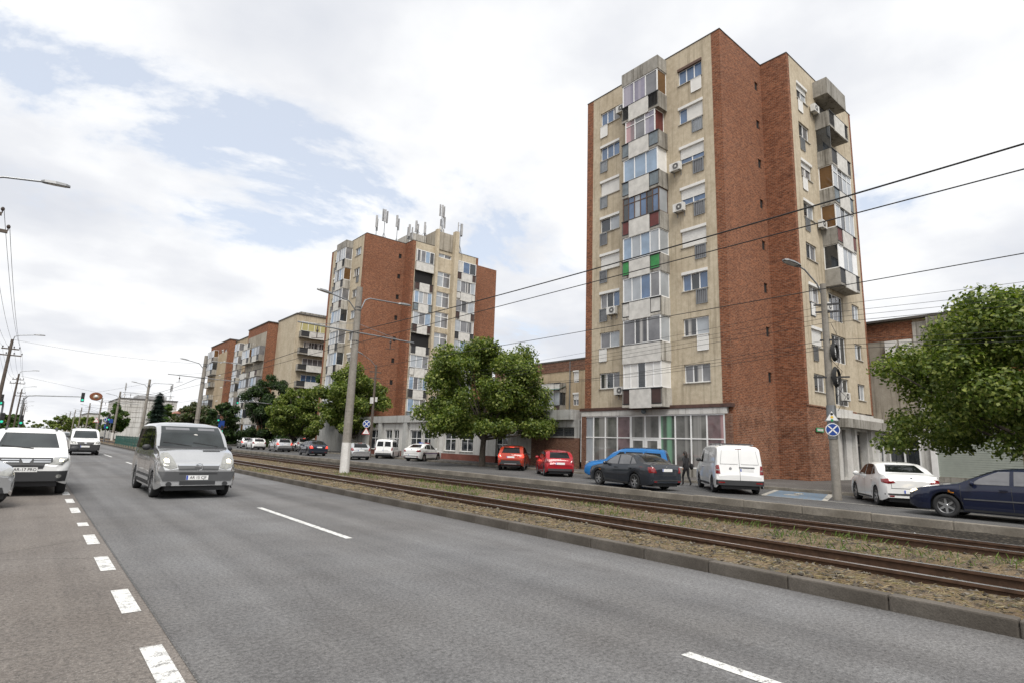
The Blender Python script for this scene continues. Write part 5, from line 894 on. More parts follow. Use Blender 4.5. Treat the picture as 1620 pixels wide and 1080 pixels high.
c.quad('brake_light', 'r', [(-.13,1.80),(.13,1.80),(.13,1.83),(-.13,1.83)], 'lamp_red', off=.012)
side_windows(c, [[(X(1.30),1.22),(X(2.0),1.20),(X(2.0),1.74),(X(1.84),1.74)]]); c.doors([X(1.2), X(2.08), X(3.2)], .34, 1.7, (X(1.95), X(2.2)), 1.04); c.mirrors(X(1.5), 1.26, 'plastic_dark'); c.quad('windscreen', 'f', [(-.76,1.27),(.76,1.27),(.66,1.82),(-.66,1.82)], 'screen_glass'); front_face(c, 1.05, 'plastic_dark', 'paint_white')
for ax in ('l', 'R'): c.quad('side_panel', ax, [(X(2.2),1.22),(X(3.1),1.22),(X(3.1),1.72),(X(2.2),1.72)], 'paint_white', off=.010); c.quad('side_panel', ax, [(X(3.25),1.22),(X(4.5),1.22),(X(4.48),1.72),(X(3.25),1.72)], 'paint_white', off=.010)
for sg in (1, -1): MB().tube([c.P('t', X(2.2), .62*sg, .07), c.P('t', X(4.55), .62*sg, .07)], .022, 8).build('roof_bar', 'rim_alloy', c.e)
m = MB()
for d in (2.4, 3.4, 4.3):
    a = c.P('t', X(d), .62, .07); m.bar(a, (a.x, -a.y, a.z), .035)
    for sg in (1, -1): q = c.P('t', X(d), .62*sg, -.01); m.bar(q, q+Vector((0, 0, .09)), .04)
m.build('roof_rack', 'steel_dark', c.e)
sedan('saloon_car', 'dark grey saloon driving past the shop, red tail lights', (20.95, 16.55), R(77), 'paint_graphite', 4.57, 1.77, 1.47, 2.58, .92, .325, lamp='lamp_red', tail='box', group='cars on the far side')
c = van('people_carrier', 'bright blue people carrier parked between the dark saloon and the shop', (25.0, 20.0), R(120), 'paint_blue', 4.45, 1.78, 1.70, 2.81, .84, .32, (1.08, 1.08, 1.95), cat='car', belt_z=1.02, group='parked at the shop', rim='rim_alloy'); L = 4.45; X = lambda d: L/2-d
side_windows(c, [[(X(1.42),1.08),(X(2.15),1.07),(X(2.15),1.50),(X(1.92),1.50)], [(X(2.23),1.07),(X(3.1),1.08),(X(3.1),1.51),(X(2.23),1.51)], [(X(3.18),1.09),(X(4.1),1.12),(X(4.0),1.48),(X(3.18),1.51)]]); c.quad('windscreen', 'f', [(-.68,1.13),(.68,1.13),(.58,1.55),(-.58,1.55)], 'screen_glass'); c.quad('rear_window', 'r', [(-.66,1.08),(.66,1.08),(.60,1.50),(-.60,1.50)], 'car_glass'); front_face(c, .96, 'plastic_dark', 'paint_blue'); c.doors([X(1.28), X(2.2), X(3.15)], .32, 1.04, (X(2.05), X(3.0)), .94); c.mirrors(X(1.5), 1.1); c.plate('r', 0, .75); c.lamps('r', [(.66,.85),(.84,.85),(.84,1.12),(.72,1.12)], 'lamp_red'); roof_rails(c, X(2.0), X(4.0), .58)
hatch('hatchback', 'bright red hatchback parked by the old brick wall', (24.05, 24.75), R(56), 'paint_red', 3.95, 1.70, 1.46, 2.48, .80, .295, plate_z=.74, group='parked at the shop')
c = hatch('crossover_car', 'orange red crossover with black roof parked beside the tree', (26.15, 30.9), R(43), 'paint_orange', 4.2, 1.78, 1.62, 2.55, .85, .34, True, lamp='lamp_redlit', group='parked at the shop'); c.quad('roof_panel', 't', [(1.0*0-.95,-.52),(.55,-.52),(.55,.52),(-.95,.52)], 'paint_black', off=.006); c.quad('diffuser', 'r', [(-.74,.30),(.74,.30),(.62,.66),(-.62,.66)], 'plastic_dark', off=.012, nx=12); c.quad('skid_plate', 'r', [(-.42,.42),(.42,.42),(.40,.48),(-.40,.48)], 'rim_alloy', off=.018)
c = sedan('police_car', 'white saloon with roof light bar parked before the pale podium', (27.55, 45.3), R(30), 'paint_white', 4.35, 1.74, 1.52, 2.63, .83, .31, tail='wide', group='parked at the shop'); p = c.P('t', .15, 0, 0); m = MB(); m.box(p.x-.12, p.x+.12, -.55, .55, p.z, p.z+.05); lb = m.build('light_bar', 'plastic_grey', c.e); MB().box(p.x-.1, p.x+.1, -.53, -.12, p.z+.05, p.z+.13).build('red_dome', 'lamp_red', lb); MB().box(p.x-.1, p.x+.1, .12, .53, p.z+.05, p.z+.13).build('blue_dome', 'plate_blue', lb)
for ax in ('l', 'R'): c.line('stripe', ax, [(1.5, .72), (-1.6, .74)], .05, 'lamp_red', off=.006); c.line('stripe', ax, [(1.5, .66), (-1.6, .68)], .04, 'sign_blue', off=.006)
c = van('delivery_van', 'white small van with two rear windows parked beside the police car', (27.2, 51.3), R(50), 'paint_white', 4.2, 1.72, 1.82, 2.70, .80, .31, (1.0, 1.08, 1.8), group='parked at the shop'); X = lambda d: 2.1-d
for sg in (1, -1): c.quad('rear_window', 'r', [(sg*.08,1.14),(sg*.66,1.14),(sg*.60,1.60),(sg*.08,1.60)], 'car_glass', off=.008); c.blob('tail_lamp', 'r', [(sg*.72,.78),(sg*.84,.78),(sg*.83,1.05),(sg*.74,1.05)], 'lamp_red', off=.01)
c.quad('rear_bumper', 'r', [(-.83,.34),(.83,.34),(.83,.54),(-.83,.54)], 'plastic_grey', off=.014); c.plate('r', -.2, .80); c.line('door_gap', 'r', [(0,.54),(0,1.70)], .012, 'plastic_dark'); side_windows(c, [[(X(1.4),1.12),(X(2.1),1.12),(X(2.1),1.58),(X(1.75),1.58)], [(X(2.25),1.12),(X(3.0),1.12),(X(3.0),1.58),(X(2.25),1.58)], [(X(3.1),1.12),(X(3.9),1.12),(X(3.85),1.58),(X(3.1),1.58)]]); roof_rails(c, X(1.9), X(3.8), .56, 'rim_alloy')
hatch('hatchback', 'black hatchback parked beyond the small white van', (25.6, 54.4), R(55), 'paint_black', group='parked at the shop', lamp='lamp_redlit')
hatch('hatchback', 'silver hatchback driving behind the white painted tram pole', (22.05, 47.6), R(80), 'paint_silver', 4.0, 1.72, 1.46, dark_bumper=False, group='cars on the far side')
sedan('saloon_car', 'dark blue saloon just past the tram pole with red tail lights', (22.0, 57.3), R(84), 'paint_darkblue', 4.7, 1.80, 1.46, 2.7, .95, .32, lamp='lamp_redlit', group='cars on the far side')
hatch('hatchback', 'silver grey tall car ahead of the dark blue saloon', (23.1, 70.5), R(86), 'paint_silver', 4.35, 1.80, 1.55, wagon=True, lamp='lamp_redlit', group='cars on the far side')
hatch('off_roader', 'silver off-roader half hidden beside the tall grey car', (26.6, 73.5), R(84), 'paint_silver', 4.5, 1.85, 1.72, 2.65, .85, .35, True, group='cars on the far side')
hatch('hatchback', 'white hatchback waiting between the silver cars', (22.9, 79.5), R(88), 'paint_white', group='cars on the far side')
hatch('estate_car', 'silver estate car first in the queue at the green light', (23.6, 86.5), R(84), 'paint_silver', 4.4, 1.80, 1.50, wagon=True, lamp='lamp_redlit', group='cars on the far side')
sedan('saloon_car', 'new white saloon parked nose-in near the entrance door', (25.0, 7.65), R(33), 'paint_white', 4.40, 1.80, 1.50, 2.65, .85, .325, tail='wide', group='parked at the shop')
c = sedan('saloon_car', 'navy blue saloon driving in, cut off by the picture edge', (21.78, 3.62), R(90), 'paint_navy', 4.73, 1.81, 1.46, 2.75, .96, .335, rim='rim_alloy', group='cars on the far side'); c.lamps('f', [(.52,.66),(.72,.65),(.82,.74),(.74,.80),(.55,.74)], 'lamp_lit', .02, 'head_lamp_bulb')
# ================================================================== POLES, WIRES, SIGNS
def lamp_head(par, p, d, L=.75, w=.13, mat='lamp_head', name='lamp_head'):
    p = Vector(p); d = Vector(d).normalized(); s = d.cross(Vector((0,0,1))).normalized(); u = s.cross(d); vs = []; prof = [(0,.35,.4),(.12,.8,.8),(.5,1,1),(.85,.85,.8),(1,.45,.45)]
    for t, a, b in prof: c = p+d*L*t; vs += [c-s*w*a-u*.02, c+s*w*a-u*.02, c+s*w*a*.7+u*.075*b, c-s*w*a*.7+u*.075*b]
    fs = [(0,1,2,3)]+[(4*(len(prof)-1)+k) for k in ()]
    for i in range(len(prof)-1):
        for k in range(4): fs.append((4*i+k, 4*i+(k+1)%4, 4*i+4+(k+1)%4, 4*i+4+k))
    e = 4*(len(prof)-1); fs.append((e+3, e+2, e+1, e)); o = MB().add(vs, fs).build(name, mat, par); q = MB(); c0 = p+d*L*.25; c1 = p+d*L*.9
    q.add([c0-s*w*.7-u*.024, c0+s*w*.7-u*.024, c1+s*w*.6-u*.024, c1-s*w*.6-u*.024], [(0,1,2,3)]); q.build('lens', 'panel_white', o); return o
def tram_pole(y, label, near=False, h=9.15, lean=(.0, .0)):
    t = empty('tram_pole', (11.72, y, .06), 0, label, 'pole', 'tram wire poles along the median'); n = 10; L = lean
    P = lambda z: Vector((L[0]*z/h, L[1]*z/h, z)); m = MB(); m.tube([P(-.3), P(1.42), P(h*.5), P(h)], [.225, .215, .185, .15], 8 if not near else 14); m.build('shaft', 'concrete_pole', t, smooth=near)
    m = MB(); m.tube([P(-.25), P(1.45)], [.232, .222], 14); m.build('white_base', 'whitewash', t, smooth=True)
    m = MB()
    for z in (2.9, 6.35, 6.75, 7.9, 8.05): m.tube([P(z), P(z+.07)], .215-.0075*z+.006, 12)
    m.build('clamp_band', 'steel_dark', t, smooth=True); a = P(6.72)
    m = MB(); m.tube([a+Vector((-2.9, 0, .18)), a+Vector((3.3, 0, .05))], .035, 8); m.bar(a+Vector((-.15, 0, .55)), a+Vector((-2.2, 0, .18)), .018); m.bar(a+Vector((.15, 0, .55)), a+Vector((2.3, 0, .1)), .018); m.build('span_arm', 'steel_grey', t)
    for x in (-1.94, 1.93):
        m = MB(); m.tube([a+Vector((x, 0, .1)), a+Vector((x, 0, -.45))], .022, 6); m.tube([a+Vector((x-.25, 0, -.48)), a+Vector((x+.3, 0, -.42))], .016, 6); m.sphere(a+Vector((x, 0, -.1)), .06, 8, 6, (1, 1, 1.5)); m.build('wire_hanger', 'insulator', t)
    b = P(h-1.15); m = MB(); m.tube([b+Vector((.1, 0, -.1)), b+Vector((.35, 0, .55)), b+Vector((.6, 0, .68)), b+Vector((2.3, 0, .72))], .032, 8); m.tube([b+Vector((-.1, 0, -.1)), b+Vector((-.5, 0, .35)), b+Vector((-1.5, 0, .55))], .032, 8); m.build('lamp_arm', 'steel_grey', t, smooth=True)
    lamp_head(t, b+Vector((2.2, 0, .71)), (1, 0, .03)); lamp_head(t, b+Vector((-1.4, 0, .53)), (-1, 0, .14)); return t
tram_pole(26.3, 'leaning concrete tram pole with whitewashed foot, nearest of the row', True, 9.15, (.06, .12))
for i, y in enumerate((59.5, 93, 127.5, 162, 196, 230, 264, 298, 332, 366, 400, 434)):
    tram_pole(y, ['second concrete tram pole, beside the minibus roof', 'third tram pole in the row, by the spruce', 'fourth tram pole along the median', 'fifth tram pole along the median, by the white shop'][i] if i < 4 else ('sixth', 'seventh', 'eighth', 'ninth', 'tenth', 'eleventh', 'twelfth', 'thirteenth')[i-4]+' tram pole along the median, tiny in the distance', False, 9.1+random.uniform(-.2,.2), (random.uniform(.05,.2), random.uniform(-.1,.15)))
def wire(name, pts, r, label, sag=.0, mat='rubber', n=24, kind=None):
    m = MB(); out = []
    for a, b in zip(pts, pts[1:]):
        a, b = Vector(a), Vector(b)
        for k in range(n+1): t = k/n; p = a.lerp(b, t); p.z -= 4*sag*t*(1-t); out.append(p)
    m.tube(out, r, 6); return tag(m.build(name, mat), label, 'cable')
PY = [-42, -8, 26.3, 59.5, 93, 127.5, 162, 196, 230, 298, 400]
wire('overhead_wire', [(11.2, y, 6.74) for y in PY], .016, 'thick black feeder cable strung along the tram poles', .30)
wire('overhead_wire', [(9.78, y, 5.58) for y in PY], .010, 'contact wire above the near tram track', .06)
wire('overhead_wire', [(13.65, y, 5.50) for y in PY], .010, 'contact wire above the far tram track', .06)
# ---- utility pole with cable coils by the blue bay
up = empty('utility_pole', (24.05, 9.2, 0), 0, 'concrete utility pole with coiled cables beside the blue parking bay', 'pole'); m = MB(); m.tube([(0,0,-.3), (-.02,0,4), (-.14,-.04,8.5)], [.165, .145, .105], 14); m.build('shaft', 'concrete_pole', up, smooth=True)
m = MB(); m.tube([(-.13,-.04,7.9), (-.3,.12,8.5), (-.95,.3,9.0), (-1.25,.42,9.12)], .032, 8); m.build('lamp_arm', 'steel_grey', up, smooth=True); lamp_head(up, (-1.15,.38,9.1), (-1, .38, .22), .85, .19)
for i, (z, r_, dx, dy) in enumerate(((5.72, .36, .05, -.22), (4.72, .40, .05, -.22))):
    m = MB()
    for k in range(4): rr = r_*(1-.07*k); m.tube([(dx+math.cos(a)*rr*.75, dy-.03*k, z+math.sin(a)*rr) for a in [j*math.pi/12 for j in range(25)]], .022, 6, False)
    m.build('cable_coil', 'rubber', up, smooth=True)
m = MB()
for z, ln in ((7.65, .9), (7.35, .8), (6.2, .6), (4.72, 1.2)): m.bar((-.1-ln/2*.3, -.12+ln/2, z), (-.1+ln/2*.3, -.12-ln/2, z-.02), .06)
for k in range(6): z = 6.9-.5*k; m.tube([(.12*math.cos(k), -.15, z), (.2, -.3-.04*k, z-.45), (.1, -.2, z-1.0)], .010, 5)
m.build('bracket', 'steel_dark', up); m = MB()
for z in (2.2, 3.0, 3.4, 5.2, 6.4, 7.2): m.tube([(-.02*z/4,0,z), (-.02*z/4,0,z+.04)], .163-.006*z, 12)
m.build('clamp_band', 'steel_grey', up)
def round_sign(par, p, nrm, r=.33, style='stop'):
    p = Vector(p); nrm = Vector(nrm).normalized(); a = nrm.cross(Vector((0,0,1))).normalized(); b = Vector((0,0,1)); o = MB().disc(p, nrm, r, .02, 28).build('sign_plate', 'sign_white', par); MB().disc(p+nrm*.014, nrm, r*.88, .008, 28).build('field', 'sign_blue' if style != 'no' else 'sign_purple', o)
    if style == 'stop':
        m = MB()
        for s in (1, -1): m.bar(p+nrm*.022+(a*s+b)*r*.58, p+nrm*.022-(a*s+b)*r*.58, .006, r*.19)
        m.build('cross', 'sign_white', o)
    return o
def tri_sign(par, p, nrm, s=.42, kind='lights'):
    p = Vector(p); nrm = Vector(nrm).normalized(); a = nrm.cross(Vector((0,0,1))).normalized(); b = Vector((0,0,1))
    def tri(sc, off): q = [p+b*s*sc, p-b*s*.55*sc-a*s*.92*sc, p-b*s*.55*sc+a*s*.92*sc]; return [v+nrm*(off-.006) for v in q]+[v+nrm*(off+.006) for v in q]
    fs = [(0,1,2),(5,4,3),(0,3,4,1),(1,4,5,2),(2,5,3,0)]; o = MB().add(tri(1, 0), fs).build('sign_plate', 'sign_red' if kind != 'lights' else 'lamp_head', par); MB().add(tri(.80, .012), fs).build('field', 'sign_white', o)
    if kind == 'lights': MB().disc(p+nrm*.022+b*.12, nrm, .05, .006, 12).build('dot', 'ink', o); MB().disc(p+nrm*.022+b*.0, nrm, .05, .006, 12).build('dot', 'sign_yellow', o); MB().disc(p+nrm*.022-b*.12, nrm, .05, .006, 12).build('dot', 'sign_green', o)
    else: MB().bar(p+nrm*.02+b*.15, p+nrm*.02-b*.1, .05, .006).build('symbol', 'ink', o)
    return o
NV = (-.93, -.36, 0)
sg = empty('road_sign', (24.05, 9.2, 2.66), 0, 'blue no-stopping sign with white cross under a triangle, on the utility pole', 'sign'); m = MB(); m.tube([(-.02,0,-.35), (-.02,0,.95)], .175, 12).build('band', 'steel_grey', sg); round_sign(sg, (-.21, -.08, 0), NV, .25); tri_sign(sg, (-.21, -.08, .48), NV, .29)
def post_sign(x, y, label, parts, h=2.7, name='road_sign'):
    t = empty(name, (x, y, 0), 0, label, 'sign'); MB().tube([(0,0,-.2), (0,0,h)], .03, 8).build('post', 'steel_grey', t)
    for k, z, s in parts:
        if k == 'round': round_sign(t, (-.04, -.02, z), (-.6, -.8, 0), s)
        elif k == 'no': round_sign(t, (-.04, -.02, z), (-.6, -.8, 0), s, 'no')
        elif k == 'tri': tri_sign(t, (-.04, -.02, z), (-.6, -.8, 0), s, 'warn')
        elif k == 'rect': MB().box(-s/2, s/2, -.05, -.03, z-s*.6, z+s*.6).build('sign_plate', 'sign_blue', t)
        elif k == 'diamond':
            o = MB().disc((-.04, -.02, z), (-.3, -.95, 0), s, .02, 4).build('sign_plate', 'sign_white', t); MB().disc((-.045, -.036, z), (-.3, -.95, 0), s*.75, .012, 4).build('field', 'sign_yellow', o)
    return t
post_sign(27.9, 33.3, 'round purple faded sign on a thin post in front of the white door', [('no', 2.75, .33)], 3.0)
post_sign(24.6, 51.0, 'blue round sign above a white triangle beside the leafy tree', [('round', 3.2, .36), ('tri', 2.45, .42)], 3.5)
def traffic_light(x, y, arm, h, label, lit_z=None, signs=()):
    t = empty('traffic_light', (x, y, 0), 0, label, 'traffic light', 'traffic lights at the crossing'); m = MB(); m.tube([(0,0,-.2), (0,0,h-.5), (arm*.06,0,h-.08), (arm*.2,0,h), (arm,0,h+.18)], [.09,.08,.07,.06,.045], 8); m.build('mast', 'steel_grey', t, smooth=True)
    for (px, pz) in ((arm, h+.15), (.12, 2.6)):
        o = MB().box(px-.16, px+.16, -.28, -.02, pz-.55, pz+.5).build('signal_head', 'infill_black', t)
        for j, mt in enumerate(('go_green', 'ink', 'ink')): MB().disc((px, -.29, pz-.34+.33*j), (0, -1, 0), .12, .03, 14).build('signal_lens', mt, o)
    for k, z, s in signs:
        if k == 'diamond': o = MB().disc((0, -.12, z), (0, -1, 0), s, .02, 4).build('sign_plate', 'sign_white', t); MB().disc((0, -.136, z), (0, -1, 0), s*.75, .012, 4).build('field', 'sign_yellow', o)
        elif k == 'round': round_sign(t, (0, -.12, z), (0, -1, 0), s)
        elif k == 'ring': o = MB().disc((0, -.12, z), (0, -1, 0), s, .02, 20).build('sign_plate', 'sign_red', t); MB().disc((0, -.136, z), (0, -1, 0), s*.7, .012, 20).build('field', 'sign_white', o)
        else: MB().box(-s/2, s/2, -.13, -.11, z-s*.6, z+s*.6).build('sign_plate', 'sign_blue', t)
    return t
traffic_light(28.9, 90, -6.2, 6.6, 'mast arm traffic light showing green with yellow diamond sign', signs=[('diamond', 5.35, .62), ('ring', 4.3, .42), ('rect', 3.5, .6)])
traffic_light(21.4, 92, -.5, 4.0, 'small traffic light with blue arrow sign before the trees', signs=[('rect', 3.3, .8)])
traffic_light(-.95, 82, 5.1, 5.3, 'mast arm traffic light over the near road, far down the street')
traffic_light(-2.3, 74, -.2, 4.2, 'green traffic light at the kerb by the utility poles')
traffic_light(8.6, 104, .2, 3.6, 'traffic light with blue sign on the median', signs=[('round', 3.4, .4), ('rect', 2.4, .5)]); post_sign(8.4, 96, 'double blue sign on the median by the railing', [('rect', 3.1, .45)], 3.5); post_sign(7.9, 112, 'red and white triangular sign at the far crossing', [('tri', 3.3, .5)], 3.9)
ov = empty('hanging_ornament', (6.3, 96, 6.3), 0, 'oval brown ornament hanging on a wire over the street', 'ornament'); m = MB(); m.lathe([(-.08,.38),(-.08,.68),(0,.74),(.08,.68),(.08,.38)], 'y', 24); o = m.build('ring', 'brown_oval', ov, smooth=True); o.scale = (1, 1, .75); m = MB(); m.disc((0,0,0), (0,-1,0), .39, .07, 20); o = m.build('centre', 'render_tan', ov); o.scale = (1, 1, .75); m = MB(); m.sphere((0,-.06,0), .22, 10, 6); m.build('white_bird', 'sign_white', ov)
wire('overhead_wire', [(-2, 96, 8.3), (6.3, 96, 6.85), (11.7, 93, 8.4)], .012, 'cross-street wire that holds the oval ornament', .0)
# ---- wooden utility poles with lamps on the left
def left_pole(y, label, x=-2.15, h=8.6, arms=True):
    t = empty('street_light_pole', (x, y, 0), 0, label, 'pole', 'utility poles on the near side'); m = MB(); m.tube([(-.12,0,-.3), (0,0,h*.6), (.1,0,h)], [.15,.125,.10], 10); m.build('shaft', 'wood_pole', t, smooth=True)
    m = MB(); m.tube([(.1,0,h-.3), (.2,0,h+.25), (.5,0,h+.38), (1.5,0,h+.55)], .032, 8); m.build('lamp_arm', 'steel_grey', t, smooth=True); lamp_head(t, (1.35,0,h+.53), (1,0,.06), .72, .12)
    for z, w_ in ((h-.75, .55), (h-1.25, .75)):
        a = MB().bar((-w_+.08,0,z), (w_+.08,0,z), .09).build('cross_arm', 'wood_pole', t)
        for k in range(4): q = -w_+.12+k*(2*w_-.08)/3; m = MB(); m.tube([(q+.04,0,z+.04), (q+.04,0,z+.12)], .018, 6); m.sphere((q+.04,0,z+.16), .05, 8, 6, (1,1,1.3)); m.build('insulator', 'insulator', a)
    return t
for i, y in enumerate((22, 60, 97, 134, 171, 208, 245)): left_pole(y, ['near street light reaching in at the picture edge', 'wooden utility pole with street light, second on the near side', 'third utility pole with street light on the near side', 'fourth utility pole with street light on the near side'][i] if i < 4 else ('fifth', 'sixth', 'seventh')[i-4]+' utility pole on the near side, tiny in the distance')
for i, (dx, z) in enumerate(((-.5, 8.05), (-.15, 8.05), (.25, 8.05), (.6, 8.05), (-.6, 7.55), (.8, 7.55))): wire('overhead_wire', [(-2.1+dx, y, z) for y in (22, 60, 97, 134, 171, 208)], .007, ['thin power wire, outermost on the upper cross arm', 'thin power wire, second on the upper cross arm', 'thin power wire, third on the upper cross arm', 'thin power wire, innermost on the upper cross arm', 'thin power wire, outer end of the lower cross arm', 'thin power wire, inner end of the lower cross arm'][i], .55)
for i, (z, z2, x2) in enumerate(((7.6, 7.3, 24.4), (7.3, 6.9, 24.4), (7.1, 6.6, 24.0), (6.9, 6.3, 24.2), (6.2, 5.6, 24.1), (6.0, 5.4, 23.9), (5.85, 5.3, 24.2))): wire('service_cable', [(24.5, -26, z2+.2), (24.0, 9.2, z), (25.2 if i < 5 else 30.5, 51 if i < 5 else 44, z-.6 if i < 5 else z+1.2)], .009 if i > 2 else .007, ['uppermost service cable through the utility pole', 'second service cable through the utility pole', 'third service cable through the utility pole', 'middle service cable through the utility pole', 'fifth service cable through the utility pole', 'lowest slack cable towards the podium', 'slack cable just above the lowest one'][i], .55 if i > 3 else .3)
wire('service_cable', [(11.72, 26.3, 8.0), (24.9, 51, 7.0)], .008, 'cable from the nearest tram pole across to the far pavement', .2); wire('overhead_wire', [(11.72, 59.5, 8.2), (-2, 60, 8.6)], .008, 'cross-street wire between second tram pole and the near side pole', .3)
up2 = empty('utility_pole', (25.4, 51.6, 0), 0, 'dark wooden utility pole with cross arms in front of the brick flank', 'pole'); m = MB(); m.tube([(0,0,-.3), (0,0,9.0)], [.14,.10], 10); m.build('shaft', 'wood_pole', up2, smooth=True)
for z in (8.3, 7.7): MB().bar((-.6,0,z), (.6,0,z), .09).build('cross_arm', 'wood_pole', up2)
MB().box(-.3, -.08, -.15, .15, 5.2, 5.8).build('meter_box', 'ac_white', up2); MB().box(.1, .32, -.15, .15, 5.4, 5.85).build('meter_box', 'ac_white', up2); m = MB(); m.tube([(0,0,8.8), (-.6,0,9.4), (-1.6,0,9.9)], .03, 8); m.build('lamp_arm', 'steel_grey', up2); lamp_head(up2, (-1.5,0,9.86), (-1,0,.35))
# ---- green pedestrian railing on the median kerb
gr = empty('pedestrian_railing', (7.85, 63.5, .14), 0, 'green metal pedestrian railing on the median kerb', 'railing')
for k in range(10): MB().box(-.03, .03, 2*k-.03, 2*k+.03, 0, 1.15).build('post', 'railing_green', gr)
for k in range(9):
    m = MB(); m.box(-.02, .02, 2*k+.05, 2*k+1.95, 1.04, 1.10).box(-.02, .02, 2*k+.05, 2*k+1.95, .18, .23)
    for j in range(7): m.box(-.011, .011, 2*k+.2+.26*j, 2*k+.225+.26*j, .23, 1.04)
    m.build('panel', 'railing_green', gr)
# litter
m = MB(); m.add([(16.2,4.6,-.13),(16.32,4.64,-.11),(16.35,4.55,-.08),(16.25,4.51,-.09),(16.27,4.58,-.05)], [(0,1,4),(1,2,4),(2,3,4),(3,0,4)]); tag(m.build('crumpled_paper', 'litter'), 'crumpled white paper lying against the rough verge', 'litter')
# ================================================================== TREES
def leaf_cloud(centres, n, size, spread, flat=.75, drop=.0):
    V = np.zeros((n*4, 3)); c = np.array([x[:3] for x in centres]); rad = np.array([x[3] for x in centres]); pr = rad**2/np.sum(rad**2); idx = rng.choice(len(c), n, p=pr)
    d = rng.normal(0, 1, (n, 3)); d /= np.linalg.norm(d, axis=1, keepdims=True); rr = rng.random(n)**.42*(1+rng.normal(0, .08, n)); p = c[idx] + d*(rad[idx]*rr)[:, None]*np.array([1, 1, flat])
    nrm = d*.6 + rng.normal(0, .6, (n, 3)) + np.array([0, 0, .5]); nrm /= np.linalg.norm(nrm, axis=1, keepdims=True); a = np.cross(nrm, rng.normal(0, 1, (n, 3))); a /= np.linalg.norm(a, axis=1, keepdims=True); b = np.cross(nrm, a); s = size*rng.uniform(.6, 1.35, (n, 1))
    droop = np.array([0, 0, -.22])*s
    V[0::4] = p-a*s*.95; V[1::4] = p-b*s*.62+droop*.2; V[2::4] = p+a*s*1.0+droop; V[3::4] = p+b*s*.62+droop*.2
    F = np.arange(n*4).reshape(n, 4); return V, F
def big_mesh(name, V, F, mat, parent):
    me = bpy.data.meshes.new(name); me.vertices.add(len(V)); me.vertices.foreach_set('co', V.astype(np.float32).ravel()); k = F.shape[1]; me.loops.add(F.size); me.loops.foreach_set('vertex_index', F.astype(np.int32).ravel()); me.polygons.add(len(F)); me.polygons.foreach_set('loop_start', np.arange(0, F.size, k, dtype=np.int32)); me.polygons.foreach_set('loop_total', np.full(len(F), k, dtype=np.int32)); me.materials.append(MATS[mat]); me.update(calc_edges=True); me.validate(); return link(name, me, parent)
def tree(name, label, base, h, trunk_h, rx, rz, n, leaf, mat, trunk_r=.2, bark='bark', ncl=46, seed=1, group='street trees', squash=1.0, cat='tree', ry=None, skirt=.3):
    random.seed(seed); t = empty(name, base, 0, label, cat, group); cz = (h+trunk_h*.9)/2; rzz = (h-trunk_h*.9)/2; ry = ry or rx; cl = []
    for i in range(ncl):
        while True:
            d = Vector((random.uniform(-1,1), random.uniform(-1,1), random.uniform(-1,1)))
            if .25 < d.length < 1: break
        d *= (.62+.38*random.random())/max(d.length, .55) if random.random() < .8 else .8; k = 1-.04*max(0, -d.z); r_ = random.uniform(.14, .28)*min(rx, rzz*1.2)
        cl.append((d.x*rx*.82*k, d.y*ry*.82*k, cz+d.z*rzz*.84, r_))
    for i in range(int(ncl*skirt)):
        a = random.random()*6.283; q = random.random()**.5*.86; r_ = random.uniform(.14, .22)*min(rx, rzz*1.2); cl.append((math.cos(a)*q*rx, math.sin(a)*q*ry, trunk_h*.9+rzz*random.uniform(.12, .42)+.25*q, r_))
    V, F = leaf_cloud(cl, n, leaf, 1.0); big_mesh('crown', V, F, mat, t)
    m = MB(); top = Vector((random.uniform(-.1,.1), random.uniform(-.1,.1), trunk_h)); m.tube([(0,0,-.15), (.02,0,.12), (.03,.02,trunk_h*.5), top, top+Vector((.1,.1,rzz*.9))], [trunk_r*1.5, trunk_r*1.08, trunk_r*.92, trunk_r*.8, trunk_r*.25], 12)
    for c in random.sample(cl, min(16, len(cl))):
        s = Vector((0,0,trunk_h*random.uniform(.75, 1.0)+max(0, (c[2]-cz))*.35)); e = Vector(c[:3]); md = s.lerp(e, .55)+Vector((0,0,-.15)); m.tube([s, md, e], [trunk_r*.42, trunk_r*.24, trunk_r*.07], 7)
    m.build('trunk', bark, t, smooth=True); return t
tree('linden_tree', 'large leafy linden on the pavement in front of the podium', (26.6, 35.2, 0), 10.2, 2.3, 6.0, 4.3, 78000, .105, 'leaf_linden', .24, seed=11, ncl=90, skirt=.38)
tree('linden_tree', 'broad leafy tree at the picture edge above the navy saloon', (29.2, 3.1, .1), 8.9, 1.7, 6.7, 3.6, 112000, .082, 'leaf_linden', .24, seed=29, ncl=130, skirt=.30)
tree('linden_tree', 'linden beside the blue round sign, before the brick flank', (29.6, 66, 0), 11.2, 2.0, 5.2, 4.8, 34000, .15, 'leaf_linden', .22, seed=31, ncl=56)
tree('linden_tree', 'lower leafy tree at the end of the car row', (25.8, 74, 0), 9.2, 1.6, 3.9, 4, 24000, .15, 'leaf_linden', .2, seed=37, ncl=44)
tree('leafy_tree', 'fresh green tree showing behind the lindens', (38, 90, 0), 16.0, 3.0, 4.4, 5, 16000, .2, 'leaf_fresh', .25, seed=41, ncl=44)
tree('evergreen_tree', 'dark dense evergreen behind the traffic light', (28.6, 94, 0), 12.5, .8, 4.6, 6, 30000, .15, 'leaf_dark', .25, seed=43, ncl=60)
tree('evergreen_tree', 'smaller dark evergreen before the brick framed block', (24.4, 104, 0), 7.6, .6, 3.6, 4, 8000, .22, 'leaf_dark', .2, seed=47, ncl=40)
tree('leafy_tree', 'flowering dull green tree before the tram pole', (22.5, 118, 0), 8.0, 1.4, 4.6, 3, 8000, .25, 'leaf_mixed', .2, seed=53, ncl=40)
